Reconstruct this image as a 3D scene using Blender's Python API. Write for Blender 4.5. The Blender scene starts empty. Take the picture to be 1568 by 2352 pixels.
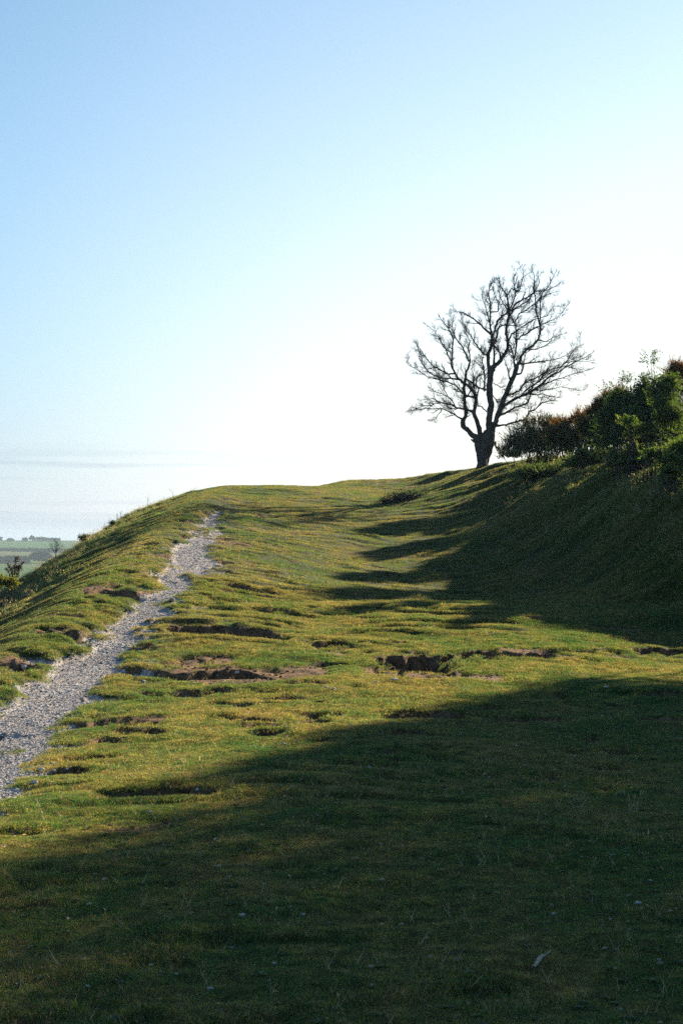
import bpy, math, random
import numpy as np
from mathutils import Vector

SC = bpy.context.scene
COL = SC.collection
R = math.radians

# ------------------------------------------------------------------ camera
EYE = 1.6                      # eye height above the turf at the photographer's feet
CX, CY, HOR, FPX = 784.0, 1176.0, 1265.0, 4000.0      # the photograph measured 1568 x 2352
PITCH = math.atan((HOR - CY) / FPX)
cam_d = bpy.data.cameras.new('camera')
cam = bpy.data.objects.new('camera', cam_d)
COL.objects.link(cam)
cam.location = (0, 0, EYE)
cam.rotation_euler = (math.pi / 2 + PITCH, 0, 0)
cam_d.sensor_fit = 'VERTICAL'
cam_d.sensor_height = 22.3
cam_d.lens = 22.3 * FPX / 2352.0
cam_d.clip_start = 0.1
cam_d.clip_end = 20000
cam_d.dof.use_dof = True
cam_d.dof.focus_distance = 38.0
cam_d.dof.aperture_fstop = 14.0
SC.camera = cam

# ------------------------------------------------------------------ light
AZ, EL = 31.0, 18.8            # sun ahead and to the right, low
S = Vector((math.sin(R(AZ)) * math.cos(R(EL)), math.cos(R(AZ)) * math.cos(R(EL)), math.sin(R(EL))))
sun_d = bpy.data.lights.new('sun', 'SUN')
sun = bpy.data.objects.new('sun', sun_d)
COL.objects.link(sun)
sun.rotation_euler = S.to_track_quat('Z', 'Y').to_euler()
sun_d.energy = 5.0
sun_d.angle = R(0.7)
sun_d.color = (1.0, 0.86, 0.60)

SKY_K = 0.05
W = bpy.data.worlds.new('World')
SC.world = W
W.use_nodes = True
nt = W.node_tree
nt.nodes.clear()
N, L = nt.nodes.new, nt.links.new
out = N('ShaderNodeOutputWorld')
bg = N('ShaderNodeBackground')
bg.inputs[1].default_value = SKY_K
HZ_H, HZ_A, HZ_C = 0.12, 0.9, (2.45, 2.3, 4.5)
AU_W, AU_P, AU_H, AU_A, AU_C = 0.67, 4.5, 0.15, 1.0, (18.0, 13.2, 12.0)
CL_C = (2.9, 3.0, 4.3)
sky = N('ShaderNodeTexSky')
sky.sky_type = 'NISHITA'
sky.sun_disc = False
sky.sun_elevation = R(EL)
sky.sun_rotation = R(AZ)
sky.air_density = 1.0
sky.dust_density = 0.3
sky.ozone_density = 4.6
sky.altitude = 150
tc = N('ShaderNodeTexCoord')
sep = N('ShaderNodeSeparateXYZ'); L(tc.outputs['Generated'], sep.inputs[0])
def mth(op, a, b=0.0):
    n = N('ShaderNodeMath'); n.operation = op
    for s_, i in ((a, 0), (b, 1)):
        if isinstance(s_, (int, float)): n.inputs[i].default_value = s_
        else: L(s_, n.inputs[i])
    return n.outputs[0]
def wmix(f, a, b):
    n = N('ShaderNodeMix'); n.data_type = 'RGBA'
    L(f, n.inputs[0]); L(a, n.inputs[6])
    if isinstance(b, tuple): n.inputs[7].default_value = b + (1,)
    else: L(b, n.inputs[7])
    return n.outputs[2]
# moist haze whitening the air towards the horizon, the same all the way round
zc = mth('MAXIMUM', sep.outputs[2], 0.0)
hz = mth('MULTIPLY', mth('EXPONENT', mth('DIVIDE', zc, -HZ_H)), HZ_A)
c1 = wmix(hz, sky.outputs[0], HZ_C)
# whiter towards the sun: forward scattering, a function of the angle to the sun only
dot = N('ShaderNodeVectorMath'); dot.operation = 'DOT_PRODUCT'
L(tc.outputs['Generated'], dot.inputs[0]); dot.inputs[1].default_value = S
ang = mth('ARCCOSINE', dot.outputs['Value'])
au = mth('MULTIPLY', mth('EXPONENT', mth('MULTIPLY', mth('POWER', mth('DIVIDE', ang, AU_W), AU_P), -1.0)), AU_A)
au = mth('MULTIPLY', au, mth('EXPONENT', mth('DIVIDE', zc, -AU_H)))
c2 = wmix(au, c1, AU_C)
# thin cloud streaks lying low over the horizon, all the way round
mp = N('ShaderNodeMapping'); mp.inputs['Scale'].default_value = (1.6, 1.6, 70)
L(tc.outputs['Generated'], mp.inputs[0])
nz = N('ShaderNodeTexNoise'); nz.inputs['Scale'].default_value = 1.5; nz.inputs['Detail'].default_value = 5
L(mp.outputs[0], nz.inputs['Vector'])
cr = N('ShaderNodeMapRange'); cr.inputs[1].default_value = 0.44; cr.inputs[2].default_value = 0.54
L(nz.outputs['Fac'], cr.inputs[0])
band = N('ShaderNodeMapRange'); band.inputs[1].default_value = 0.062; band.inputs[2].default_value = 0.048
L(sep.outputs[2], band.inputs[0])
cl = mth('MULTIPLY', mth('MULTIPLY', cr.outputs[0], band.outputs[0]), 0.35)
c3_ = wmix(cl, c2, CL_C)
wb = N('ShaderNodeVectorMath'); wb.operation = 'MULTIPLY'; wb.inputs[1].default_value = (.88, 1.06, .96)
L(c3_, wb.inputs[0]); L(wb.outputs[0], bg.inputs[0]); L(bg.outputs[0], out.inputs[0])

SC.view_settings.view_transform = 'Standard'
SC.view_settings.look = 'None'
SC.view_settings.exposure = 1.60
SC.view_settings.gamma = 1.0
SC.view_settings.use_curve_mapping = False
SC.cycles.max_bounces = 6
SC.cycles.transparent_max_bounces = 6
SC.cycles.volume_bounces = 0
SC.cycles.use_denoising = False
SC.cycles.sample_clamp_indirect = 0.4
SC.cycles.sample_clamp_direct = 0.37

rng = np.random.default_rng(11)
random.seed(11)

# ------------------------------------------------------------------ maths helpers
def hash2(ix, iy, s):
    h = (ix.astype(np.int64) * 374761393 + iy.astype(np.int64) * 668265263 + s * 1274126177) & 0xFFFFFFFF
    h = ((h ^ (h >> 13)) * 1103515245) & 0xFFFFFFFF
    h = ((h ^ (h >> 16)) * 2654435761) & 0xFFFFFFFF
    return ((h >> 8) & 0xFFFF) / 65535.0

def vnoise(x, y, s=0):
    ix, iy = np.floor(x), np.floor(y)
    fx, fy = x - ix, y - iy
    fx = fx * fx * fx * (fx * (fx * 6 - 15) + 10); fy = fy * fy * fy * (fy * (fy * 6 - 15) + 10)
    a, b = hash2(ix, iy, s), hash2(ix + 1, iy, s)
    c, d = hash2(ix, iy + 1, s), hash2(ix + 1, iy + 1, s)
    return (a + (b - a) * fx) * (1 - fy) + (c + (d - c) * fx) * fy

def fbm(x, y, s=0, o=3):
    r = 0; a = 0.5; t = 0
    for k in range(o):
        r = r + a * vnoise(x * 2 ** k + 17.3 * k, y * 2 ** k - 9.1 * k, s + k); t += a; a *= 0.55
    return r / t - 0.5

def sstep(a, b, x):
    t = np.clip((x - a) / (b - a), 0, 1)
    return t * t * (3 - 2 * t)

cP, sP = math.cos(PITCH), math.sin(PITCH)
def ray(px, py):
    u, v = (px - CX) / FPX, (CY - py) / FPX
    return u, cP - v * sP, sP + v * cP
def pt(px, py, Y):
    """the point seen at (px, py) that stands Y metres ahead"""
    dx, dy, dz = ray(px, py)
    return Vector((dx / dy * Y, Y, EYE + dz / dy * Y))

# ------------------------------------------------------------------ the shape of the hill
CT = [  # measured on the photograph, with the distance each spot has
 (784,2352,6.0),(784,1900,10.2),(784,1700,14.5),(784,1570,19),(784,1450,25),(784,1350,32),(784,1270,40),(784,1200,48),(784,1150,55),(784,1131,60),
 (0,1370,44),(100,1310,48),(200,1245,52),(300,1185,56.5),(400,1145,59.5),(450,1128,60.5),(500,1121,62.5),(600,1117,63),(700,1119,63),
 (0,1500,22.5),(100,1400,27),(200,1330,31.5),(300,1265,36.5),(400,1200,44),(480,1155,52),(600,1140,56),
 (1568,1500,23.5),(1568,1440,26),(1568,1350,28),(1568,1200,30.5),(1568,1085,33),
 (1300,1340,32.5),(1300,1200,38),(1300,1095,43),(1150,1290,37.5),(1150,1180,46),(1130,1083,57),
 (950,1240,43.5),(950,1165,53),(950,1128,62),(1300,1450,25),(1100,1400,28),(1450,1400,27),
 (735,1119,72),(800,1104,76),(900,1106,75),(980,1096,72),(1050,1083,66),(1100,1085,60),
 (1568,1700,14.8),(1568,2300,6.2),(1568,1570,19.5),(0,1700,15),(0,2300,6.2),(0,1600,18),(300,1600,18),(1200,1570,19.2)]
WT = [(-8,15,-1.2),(-12,15,-3.6),(-9.2,32,-1.9),(-12,32,-3.6),(-9.4,50,.4),(-8.2,60,2.0),(-12,60,-.8),(-8,5,-1.0),(-12,5,-3),
 (8,20,1.0),(10,28,2.2),(12,40,2.6),(9.4,42,3.3),(10,48,4.0),(10.5,57,4.6),(8,66,4.9),(8,10,.5),(14,15,1.6),(14,30,2.2),(8.6,33,2.9),(16,50,3.6),(5,5,.05),(0,0,0),
 (0,-10,-.1),(-8,-8,-1.2),(8,-8,.4),(0,92,3.4),(-10,88,-1.2),(15,85,4.9),(4,92,4.0),(0,110,1),(-12,-10,-3),(14,0,1.4)]
c3 = [tuple(pt(*q)) for q in CT] + WT
C3 = np.array(c3); AS = 0.42
def _U(d2):
    return 0.5 * d2 * np.log(d2 + 1e-9)
_P = np.c_[C3[:, 0], C3[:, 1] * AS]
_n = len(_P)
_K = _U(((_P[:, None] - _P[None]) ** 2).sum(-1)) + np.eye(_n) * 0.25
_A = np.zeros((_n + 3, _n + 3)); _A[:_n, :_n] = _K; _A[:_n, _n:] = np.c_[np.ones(_n), _P]; _A[_n:, :_n] = _A[:_n, _n:].T
_w = np.linalg.solve(_A, np.r_[C3[:, 2], 0, 0, 0])

def tps(x, y):
    x = np.clip(x, -13, 18); y = np.clip(y, -14, 112) * AS
    r = np.empty(len(x))
    for i in range(0, len(x), 60000):
        a, b = x[i:i + 60000], y[i:i + 60000]
        d2 = (a[:, None] - _P[None, :, 0]) ** 2 + (b[:, None] - _P[None, :, 1]) ** 2
        r[i:i + 60000] = _U(d2) @ _w[:_n] + _w[_n] + _w[_n + 1] * a + _w[_n + 2] * b
    return r

def macro(x, y, z):
    """beyond the measured part: the spur falls to the valley, farmland climbs to the next down"""
    dx = np.maximum(-13 - x, 0); dr = np.maximum(x - 18, 0)
    dy = np.maximum(y - 112, 0); db = np.maximum(-14 - y, 0)
    hill = z - 0.42 * dx - 0.30 * dy + 0.05 * np.minimum(dr, 60) - 0.05 * np.maximum(dr - 60, 0) - 0.03 * db
    far = np.interp(y, [0, 500, 900, 1400, 1900, 2500, 2900, 6000], [-48, -46, -15.8, -7.5, 3.4, 15.0, 14, -25])
    far = far - 0.007 * np.clip(x + 350, -1500, 400) * sstep(900, 2400, y) + 5 * fbm(x / 500, y / 500, 5)
    return np.maximum(hill, far) + 0.0

def base_h(x, y):
    x = np.atleast_1d(np.asarray(x, float)); y = np.atleast_1d(np.asarray(y, float))
    return macro(x, y, tps(x, y))

def hit(px, py, f, y0=4.0, y1=110.0):
    """first point of the ground seen at (px, py)"""
    dx, dy, dz = ray(px, py)
    Y = np.geomspace(y0, y1, 3000)
    g = f(dx / dy * Y, Y)
    k = np.nonzero(EYE + dz / dy * Y < g)[0]
    if len(k) == 0:
        return None
    k = k[0]
    return float(dx / dy * Y[k]), float(Y[k]), float(g[k])

# the chalk path: left and right edge where the photograph shows them
PATH = [(1166,495,528),(1185,470,528),(1205,445,510),(1224,435,500),(1240,424,500),(1252,418,488),(1275,400,490),(1300,385,490),(1326,345,452),(1355,362,440),
 (1384,308,412),(1414,284,386),(1443,231,354),(1472,217,340),(1501,196,306),(1527,112,280),(1567,64,268),(1607,24,222),(1648,-30,168),
 (1688,-70,130),(1728,-110,100),(1768,-130,105),(1809,-170,82),(1849,-230,30),(1900,-330,-40)]
pr = []
for py, a, b in PATH:
    h = hit((a + b) / 2, py, base_h)
    if h is None: continue
    Y = h[1]
    pr.append((Y, (a - CX) / FPX * Y, (b - CX) / FPX * Y))
pr.sort()
pr = [(2.0, -6.5, -4.6), (6.0, -5.2, -3.7)] + pr + [(pr[-1][0] + 2.5, pr[-1][1] * .98 + .1, pr[-1][2] * .98 - .1)]
PR = np.array(pr)
def path_mask(x, y):
    l = np.interp(y, PR[:, 0], PR[:, 1]); r = np.interp(y, PR[:, 0], PR[:, 2])
    w = -.03 + 0.55 * fbm(x * 2.4, y * 1.3, 31, 4) - .20 * sstep(34, 52, y)
    d = np.minimum(x - l, r - x) + w
    m = sstep(-0.10, 0.12, d) * (1 - .8 * sstep(.14, .24, fbm(x * 1.9, y * .9, 33, 3)) * sstep(.5, .15, d))
    e = sstep(-1.0, 0.1, d) * sstep(0.02, 0.22, fbm(x * 3.1, y * 2.2, 77, 3)) * 0.75
    m = np.maximum(m, e)
    return m * (1 - sstep(PR[-1, 0] - 1.0, PR[-1, 0] + .6, y)) * sstep(2, 3, y)

# hollows with a broken turf edge: px, py of the rim, half width, wall height in px, dirt 0..1, length factor
PITS = [(520,1436,150,34,.75,4),(905,1496,46,44,1,4),(962,1489,62,58,1,4.5),(1024,1494,44,32,.9,4),(1080,1497,60,20,.9,4),(1235,1496,70,16,.9,4),(890,1525,36,26,1,3),(1160,1492,120,22,.9,4),(350,1528,95,30,.25,4),(520,1530,105,34,1,2.6),(765,1478,60,18,.8,4),(770,1522,50,14,.8,4),
 (270,1648,120,28,.7,4),(215,1722,70,30,.4,3),(170,1755,60,26,.3,3),(370,1806,140,44,.7,2.5),(25,1665,70,30,1,3),(40,1543,60,18,1,3),(290,1366,100,24,.9,4),
 (150,1477,72,12,.9,4),(150,1438,60,8,.8,4),(368,1286,36,12,.9,4),(412,1213,20,4,.8,4),(575,1180,64,6,.7,4),(497,1212,26,9,.3,4),(640,1214,55,5,.6,4),
 (565,1241,78,7,.9,4),(625,1264,24,6,.7,3),(548,1293,50,9,.3,4),(540,1318,28,8,.8,3),(627,1305,22,6,.7,3),(575,1345,72,16,.5,4),(610,1364,40,10,.6,3),
 (851,1298,27,6,.6,3),(774,1246,20,4,.7,3),(968,1626,105,24,.6,4),(1520,1486,80,22,.8,3),(1210,1642,90,12,.5,4),(730,1694,40,12,.6,3),
 (890,1108,34,3,.7,3),(940,1112,60,3,.5,3),(930,1119,42,4,.4,3),(1500,1642,80,14,.5,4),(560,1250,40,6,.4,4),(150,1405,50,6,.8,3),(1290,1335,20,6,.7,3),
 (820,1368,9,3,.5,3),(925,1375,12,4,.3,3),(1025,1369,8,4,.3,3),(865,1390,30,4,.3,3),(700,1310,30,4,.2,3),(490,1152,70,5,.1,4),(1030,1548,60,12,.5,3),(1130,1555,40,8,.5,3),
 (260,1360,22,6,.6,3),(900,1478,40,6,.2,3),(1420,1440,60,6,.2,3),(1530,1590,60,8,.3,3),(60,2330,160,60,.7,2),(300,2345,90,40,.7,2),(110,1480,40,6,.4,3),(60,1900,70,16,.2,3)]
_r = random.Random(4)
for _ in range(60):
    _py = _r.uniform(1165, 1700); _s = (_py - 1080) / 400
    _px = _r.gauss(590 - (_py - 1200) * .25, 110 + 60 * _s)
    PITS.append((_px, _py, _r.uniform(14, 55) * (.45 + .6 * _s), _r.uniform(4, 13) * _s + 1.5, _r.uniform(.3, 1), 3.5))
for _ in range(26):
    _py = _r.uniform(1190, 1780); _s = (_py - 1080) / 400
    PITS.append((_r.uniform(650, 1500), _py, _r.uniform(10, 34) * (.4 + .6 * _s), _r.uniform(3, 8) * _s + 1, _r.uniform(.2, .8), 3.5))
PW = []
for i, (px, py, hw, hh, dirt, lf) in enumerate(PITS):
    h = hit(px, py + hh * .3, base_h)
    if h is None: continue
    x0, Y0, _ = h
    D = max(.95 * hh * Y0 / FPX, 0.045)
    a = hw * Y0 / FPX
    PW.append((x0, Y0, a, D, max(D * lf * 1.25, .35), dirt, i))

# bare scrapes without much depth: px, py, half width, half height in the photograph, how bare
SCR = [(560,1552,175,26,1.1),(700,1545,120,18,1),(955,1548,120,20,1),(1190,1497,160,11,.95),(470,1515,80,14,.9),(300,1650,130,12,.7),(30,1682,75,30,.9),(40,1545,70,14,.9),(285,1374,110,12,.9),
 (150,1479,80,8,.8),(150,1440,60,6,.7),(520,1247,70,5,.7),(1110,1551,110,9,.7),(1440,1502,120,10,.55),(240,1832,80,12,.7),(1080,1640,160,14,.35),(780,1500,80,12,.6),(600,1300,70,8,.5),
 (430,1520,50,14,1),(560,1185,70,4,.6),(880,1110,50,3,.6),(390,1290,45,6,.8),(420,1215,30,3,.6),(170,1410,70,6,.5),(480,1360,60,8,.4),(110,2060,170,26,.6),(60,2180,100,22,.6),(1250,1800,200,22,.5),
 (1330,1760,120,14,.5),(300,1900,160,18,.55),(350,2230,150,22,.5),(860,1760,120,14,.5),(1180,1380,80,6,.3),(820,1330,80,5,.3),(100,2330,240,26,.6),(1380,1945,130,16,.5),(700,2010,130,16,.45),(520,2180,120,16,.5),(950,2120,120,16,.45),(1100,2290,140,18,.45)]
SW = []
for i, (px, py, hw, hh, w) in enumerate(SCR):
    h0, h1, h2 = hit(px, py, base_h), hit(px, py - hh, base_h), hit(px, py + hh, base_h)
    if h0 and h1 and h2: SW.append((h0[0], (h1[1] + h2[1]) / 2, hw * h0[1] / FPX, max((h1[1] - h2[1]) / 2, .15), w, i))

def pits(x, y):
    """depth and bare-soil mask"""
    dz = np.zeros_like(x); dm = np.zeros_like(x)
    for x0, Y0, a, D, Lg, dirt, i in PW:
        k = np.nonzero((np.abs(x - x0) < a * 1.35) & (y > Y0 - Lg * 1.8 - .4) & (y < Y0 + Lg + .6))[0]
        if len(k) == 0: continue
        xx, yy = x[k], y[k]
        sc = 1 / max(a * .5, .12)
        u = (xx - x0) / a + 0.35 * fbm(xx * sc, yy * sc * .7, 100 + i, 3)
        rim = Y0 - 0.5 * Lg * u * u * .6 + (0.75 * min(Lg, .5)) * fbm(xx * sc * 1.3, yy * .6 + i, 200 + i, 4) + .15 * fbm(xx * 3.5, yy * 3, 700 + i, 3)
        s = (rim - yy) / Lg
        lat = np.sqrt(np.clip(1 - u * u, 0, 1))
        lat = lat ** 1.3 * (0.7 + 1.1 * np.clip(fbm(xx * sc * 1.1 + 5, yy * 1.5, 300 + i, 3) + .35, .0, .7))
        wall = min(.20, .13 / Lg + .05)
        dep = sstep(0, wall, s) * (1 - sstep(.3, 1.15, s))
        lip = np.exp(-((s + .22) / .2) ** 2) * 0.22
        rough = 1 + .8 * fbm(xx * 3.5, yy * 3, 800 + i, 3)
        dz[k] = np.minimum(dz[k], 0) - D * lat * dep * rough + D * lat * lip
        fl = sstep(-.05, .02, s) * (1 - sstep(.45, 1.0, s + .5 * fbm(xx * 4, yy * 3, 400 + i, 3)))
        wl = sstep(-.06, 0, s) * (1 - sstep(wall, wall + .12, s))
        dm[k] = np.maximum(dm[k], np.clip(lat * 1.7, 0, 1) * np.maximum(wl * (.65 + .45 * dirt), fl * (.35 + .65 * dirt) * sstep(-.25, .0, fbm(xx * 5, yy * 4, 500 + i, 3) + (dirt - .7))))
    for x0, Y0, a, b, w, i in SW:
        k = np.nonzero((np.abs(x - x0) < a * 1.4) & (np.abs(y - Y0) < b * 1.6))[0]
        if len(k) == 0: continue
        xx, yy = x[k], y[k]
        r = np.sqrt(((xx - x0) / a) ** 2 + ((yy - Y0) / b) ** 2) + .9 * fbm(xx * 1.7, yy * 1.1, 900 + i, 4)
        m = sstep(1.05, .75, r) * sstep(-.18, .04, fbm(xx * 5.5, yy * 3.2, 950 + i, 4) + (w - .75) * .6) * min(1, w + .2)
        dm[k] = np.maximum(dm[k], m)
        dz[k] -= .03 * m
    return dz, dm

def height(x, y, masks=False):
    x = np.atleast_1d(np.asarray(x, float)); y = np.atleast_1d(np.asarray(y, float))
    z = base_h(x, y)
    near = (np.abs(x) < 60) & (y < 130) & (y > -30)
    k = np.nonzero(near)[0]
    pm = np.zeros_like(x); dm = np.zeros_like(x)
    if len(k):
        xx, yy = x[k], y[k]
        p = path_mask(xx, yy); dz, d = pits(xx, yy)
        d = d * (1 - p * .8)
        # lumps of the turf; sheep-trod ledges run along the left slope and the bank
        q = 0.10 * fbm(xx / 2.6, yy / 3.4, 1, 2) + (.03 + .03 * sstep(11, 20, yy)) * fbm(xx / .9, yy / .8, 2, 3) + 0.02 * fbm(xx * 4, yy * 4, 3, 2)
        tt = yy / 1.25 + 3.2 * fbm(xx / 2.4, yy / 2.6, 15, 2) + .7 * fbm(xx / .6, yy / .6, 16, 2); ff = tt - np.floor(tt)
        q += (sstep(0, .13, ff) - ff) * (.022 + .03 * sstep(12, 22, yy) * sstep(-4.2, -1.5, xx)) * sstep(-.16, .10, fbm(xx / 1.7, yy / 1.7, 17, 2)) * sstep(5.5, 3.4, np.abs(xx + .4))
        sl = sstep(-3.6, -5.6, xx + .35) * sstep(8, 20, yy) + .9 * sstep(3.6, 6.0, xx - (30 - yy) * .05) * sstep(12, 24, yy)
        slL = sstep(-3.4, -5.2, xx + .35) * sstep(8, 20, yy)
        q += sl * (.20 + .22 * (xx > 0)) * fbm(xx / 2.6 + yy * .10, yy / .95 - xx * .35, 8, 3) + slL * 0.24 * fbm(xx / 1.1 + yy * .05 + .6 * fbm(xx, yy / 3, 12, 2), yy / 5.0, 10, 3) + .19 * np.exp(-((xx + 4.0) / .75) ** 2) * sstep(14, 22, yy) * sstep(62, 50, yy)
        q = q * (1 - .75 * p) - 0.035 * p + p * 0.02 * fbm(xx * 3, yy * 3, 9, 3)
        q = q * sstep(60, 20, np.abs(xx))
        z[k] += q + dz * (1 - .8 * p)
        pm[k] = p; dm[k] = d
    return (z, pm, dm) if masks else z

def ground(x, y):
    return float(height([x], [y])[0])

def at(px, py, y0=4.0, y1=110.0):
    h = hit(px, py, lambda a, b: height(a, b), y0, y1)
    return Vector(h) if h else None

# ------------------------------------------------------------------ mesh helpers
def mesh_np(name, V, F, mats, fmat=None, smooth=False, attrs=None):
    """V (n,3); F list of (m,k) index arrays"""
    me = bpy.data.meshes.new(name)
    V = np.asarray(V, np.float32)
    me.vertices.add(len(V)); me.vertices.foreach_set('co', V.ravel())
    F = [np.asarray(f, np.int32) for f in F if len(f)]
    nl = sum(f.size for f in F); nf = sum(len(f) for f in F)
    me.loops.add(nl); me.polygons.add(nf)
    me.loops.foreach_set('vertex_index', np.concatenate([f.ravel() for f in F]))
    tot = np.concatenate([np.full(len(f), f.shape[1], np.int32) for f in F])
    st = np.concatenate([[0], np.cumsum(tot)[:-1]]).astype(np.int32)
    me.polygons.foreach_set('loop_start', st)
    me.polygons.foreach_set('loop_total', tot)
    if fmat is not None: me.polygons.foreach_set('material_index', np.asarray(fmat, np.int32))
    me.polygons.foreach_set('use_smooth', np.full(nf, bool(smooth)))
    for m in mats: me.materials.append(m)
    for k, v in (attrs or {}).items():
        a = me.attributes.new(k, 'FLOAT', 'POINT'); a.data.foreach_set('value', np.asarray(v, np.float32))
    me.update(calc_edges=True); me.validate()
    return me

def link(name, me, parent=None, loc=(0, 0, 0)):
    o = bpy.data.objects.new(name, me); COL.objects.link(o); o.location = loc
    if parent is not None: o.parent = parent
    return o

def tag(o, label, cat, group=None):
    o['label'] = label; o['category'] = cat
    if group: o['group'] = group
    return o

def empty(name, loc, label, cat, group=None):
    o = bpy.data.objects.new(name, None); COL.objects.link(o); o.location = loc; o.empty_display_size = .3
    return tag(o, label, cat, group)

class Tubes:
    def __init__(s): s.V = []; s.F = []; s.T = []; s.n = 0
    def add(s, P, Rr, k=6, lump=0.0):
        P = [Vector(p) for p in P]
        rings = []
        up = Vector((.37, .81, .21)).normalized()
        for i, p in enumerate(P):
            t = (P[min(i + 1, len(P) - 1)] - P[max(i - 1, 0)])
            t = t.normalized() if t.length > 1e-9 else Vector((0, 0, 1))
            a = up.cross(t)
            a = a.normalized() if a.length > 1e-3 else Vector((1, 0, 0))
            b = t.cross(a); up = b.cross(t) * -1 if False else a.cross(b) * 0 + up
            for j in range(k):
                th = 2 * math.pi * j / k
                r = Rr[i] * (1 + (lump * (random.random() - .5) if lump else 0))
                s.V.append(p + (a * math.cos(th) + b * math.sin(th)) * r)
        for i in range(len(P) - 1):
            for j in range(k):
                q = s.n + i * k
                s.F.append((q + j, q + (j + 1) % k, q + k + (j + 1) % k, q + k + j))
        if k > 3:
            m = s.n + (len(P) - 1) * k
            for j in range(1, k - 1): s.T.append((m, m + j, m + j + 1))
        s.n += len(P) * k
    def mesh(s, name, mats, smooth=True, origin=(0, 0, 0)):
        return mesh_np(name, np.array([tuple(v) for v in s.V]) - np.array(origin), [np.array(s.F), np.array(s.T)] if s.T else [np.array(s.F)], mats, smooth=smooth)

# ------------------------------------------------------------------ materials
def mat(name):
    m = bpy.data.materials.new(name); m.use_nodes = True
    m.node_tree.nodes.clear()
    return m, m.node_tree.nodes.new, m.node_tree.links.new
def noise(N, L, scale, detail=3, rough=.55, src=None):
    n = N('ShaderNodeTexNoise'); n.inputs['Scale'].default_value = scale; n.inputs['Detail'].default_value = detail; n.inputs['Roughness'].default_value = rough
    if src is not None: L(src, n.inputs['Vector'])
    return n.outputs['Fac']
def mrange(N, L, v, a, b, c=0, d=1):
    n = N('ShaderNodeMapRange'); n.inputs[1].default_value = a; n.inputs[2].default_value = b; n.inputs[3].default_value = c; n.inputs[4].default_value = d
    L(v, n.inputs[0]); return n.outputs[0]
def mixc(N, L, f, a, b, mode='MIX'):
    n = N('ShaderNodeMix'); n.data_type = 'RGBA'; n.blend_type = mode
    for s, i in ((f, 0), (a, 6), (b, 7)):
        if isinstance(s, (int, float)): n.inputs[i].default_value = s
        elif isinstance(s, tuple): n.inputs[i].default_value = s + (1,)
        else: L(s, n.inputs[i])
    return n.outputs[2]
def attr(N, name, kind='GEOMETRY'):
    n = N('ShaderNodeAttribute'); n.attribute_name = name; n.attribute_type = kind; return n.outputs['Fac']
def math_(N, L, op, a, b):
    n = N('ShaderNodeMath'); n.operation = op
    for s, i in ((a, 0), (b, 1)):
        if isinstance(s, (int, float)): n.inputs[i].default_value = s
        else: L(s, n.inputs[i])
    return n.outputs[0]
def finish(m, N, L, col, rough=.9, bump=None, bstr=.5, bdist=.02, spec=.2):
    b = N('ShaderNodeBsdfPrincipled'); b.inputs['Roughness'].default_value = rough
    b.inputs['Specular IOR Level'].default_value = spec
    if isinstance(col, tuple): b.inputs['Base Color'].default_value = col + (1,)
    else: L(col, b.inputs['Base Color'])
    if bump is not None:
        bn = N('ShaderNodeBump'); bn.inputs['Strength'].default_value = bstr; bn.inputs['Distance'].default_value = bdist
        L(bump, bn.inputs['Height']); L(bn.outputs[0], b.inputs['Normal'])
    o = N('ShaderNodeOutputMaterial'); L(b.outputs[0], o.inputs[0])

def turf_tone(N, L, pos):
    """patchwork of the sward: lush green, olive and straw-dry"""
    sc = N('ShaderNodeMapping'); sc.inputs['Scale'].default_value = (1, .75, 1); L(pos, sc.inputs[0])
    big = noise(N, L, .55, 3, .6, sc.outputs[0]); mid = noise(N, L, 3.0, 5, .75, sc.outputs[0])
    sm = noise(N, L, 15, 3, .7, sc.outputs[0])
    v = math_(N, L, 'ADD', math_(N, L, 'MULTIPLY', big, .38), math_(N, L, 'MULTIPLY', mid, .40))
    v = math_(N, L, 'ADD', v, math_(N, L, 'MULTIPLY', sm, .22))
    return v

GRASS_G, GRASS_O, GRASS_D = (.028, .125, .030), (.190, .185, .036), (.36, .25, .12)

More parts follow.
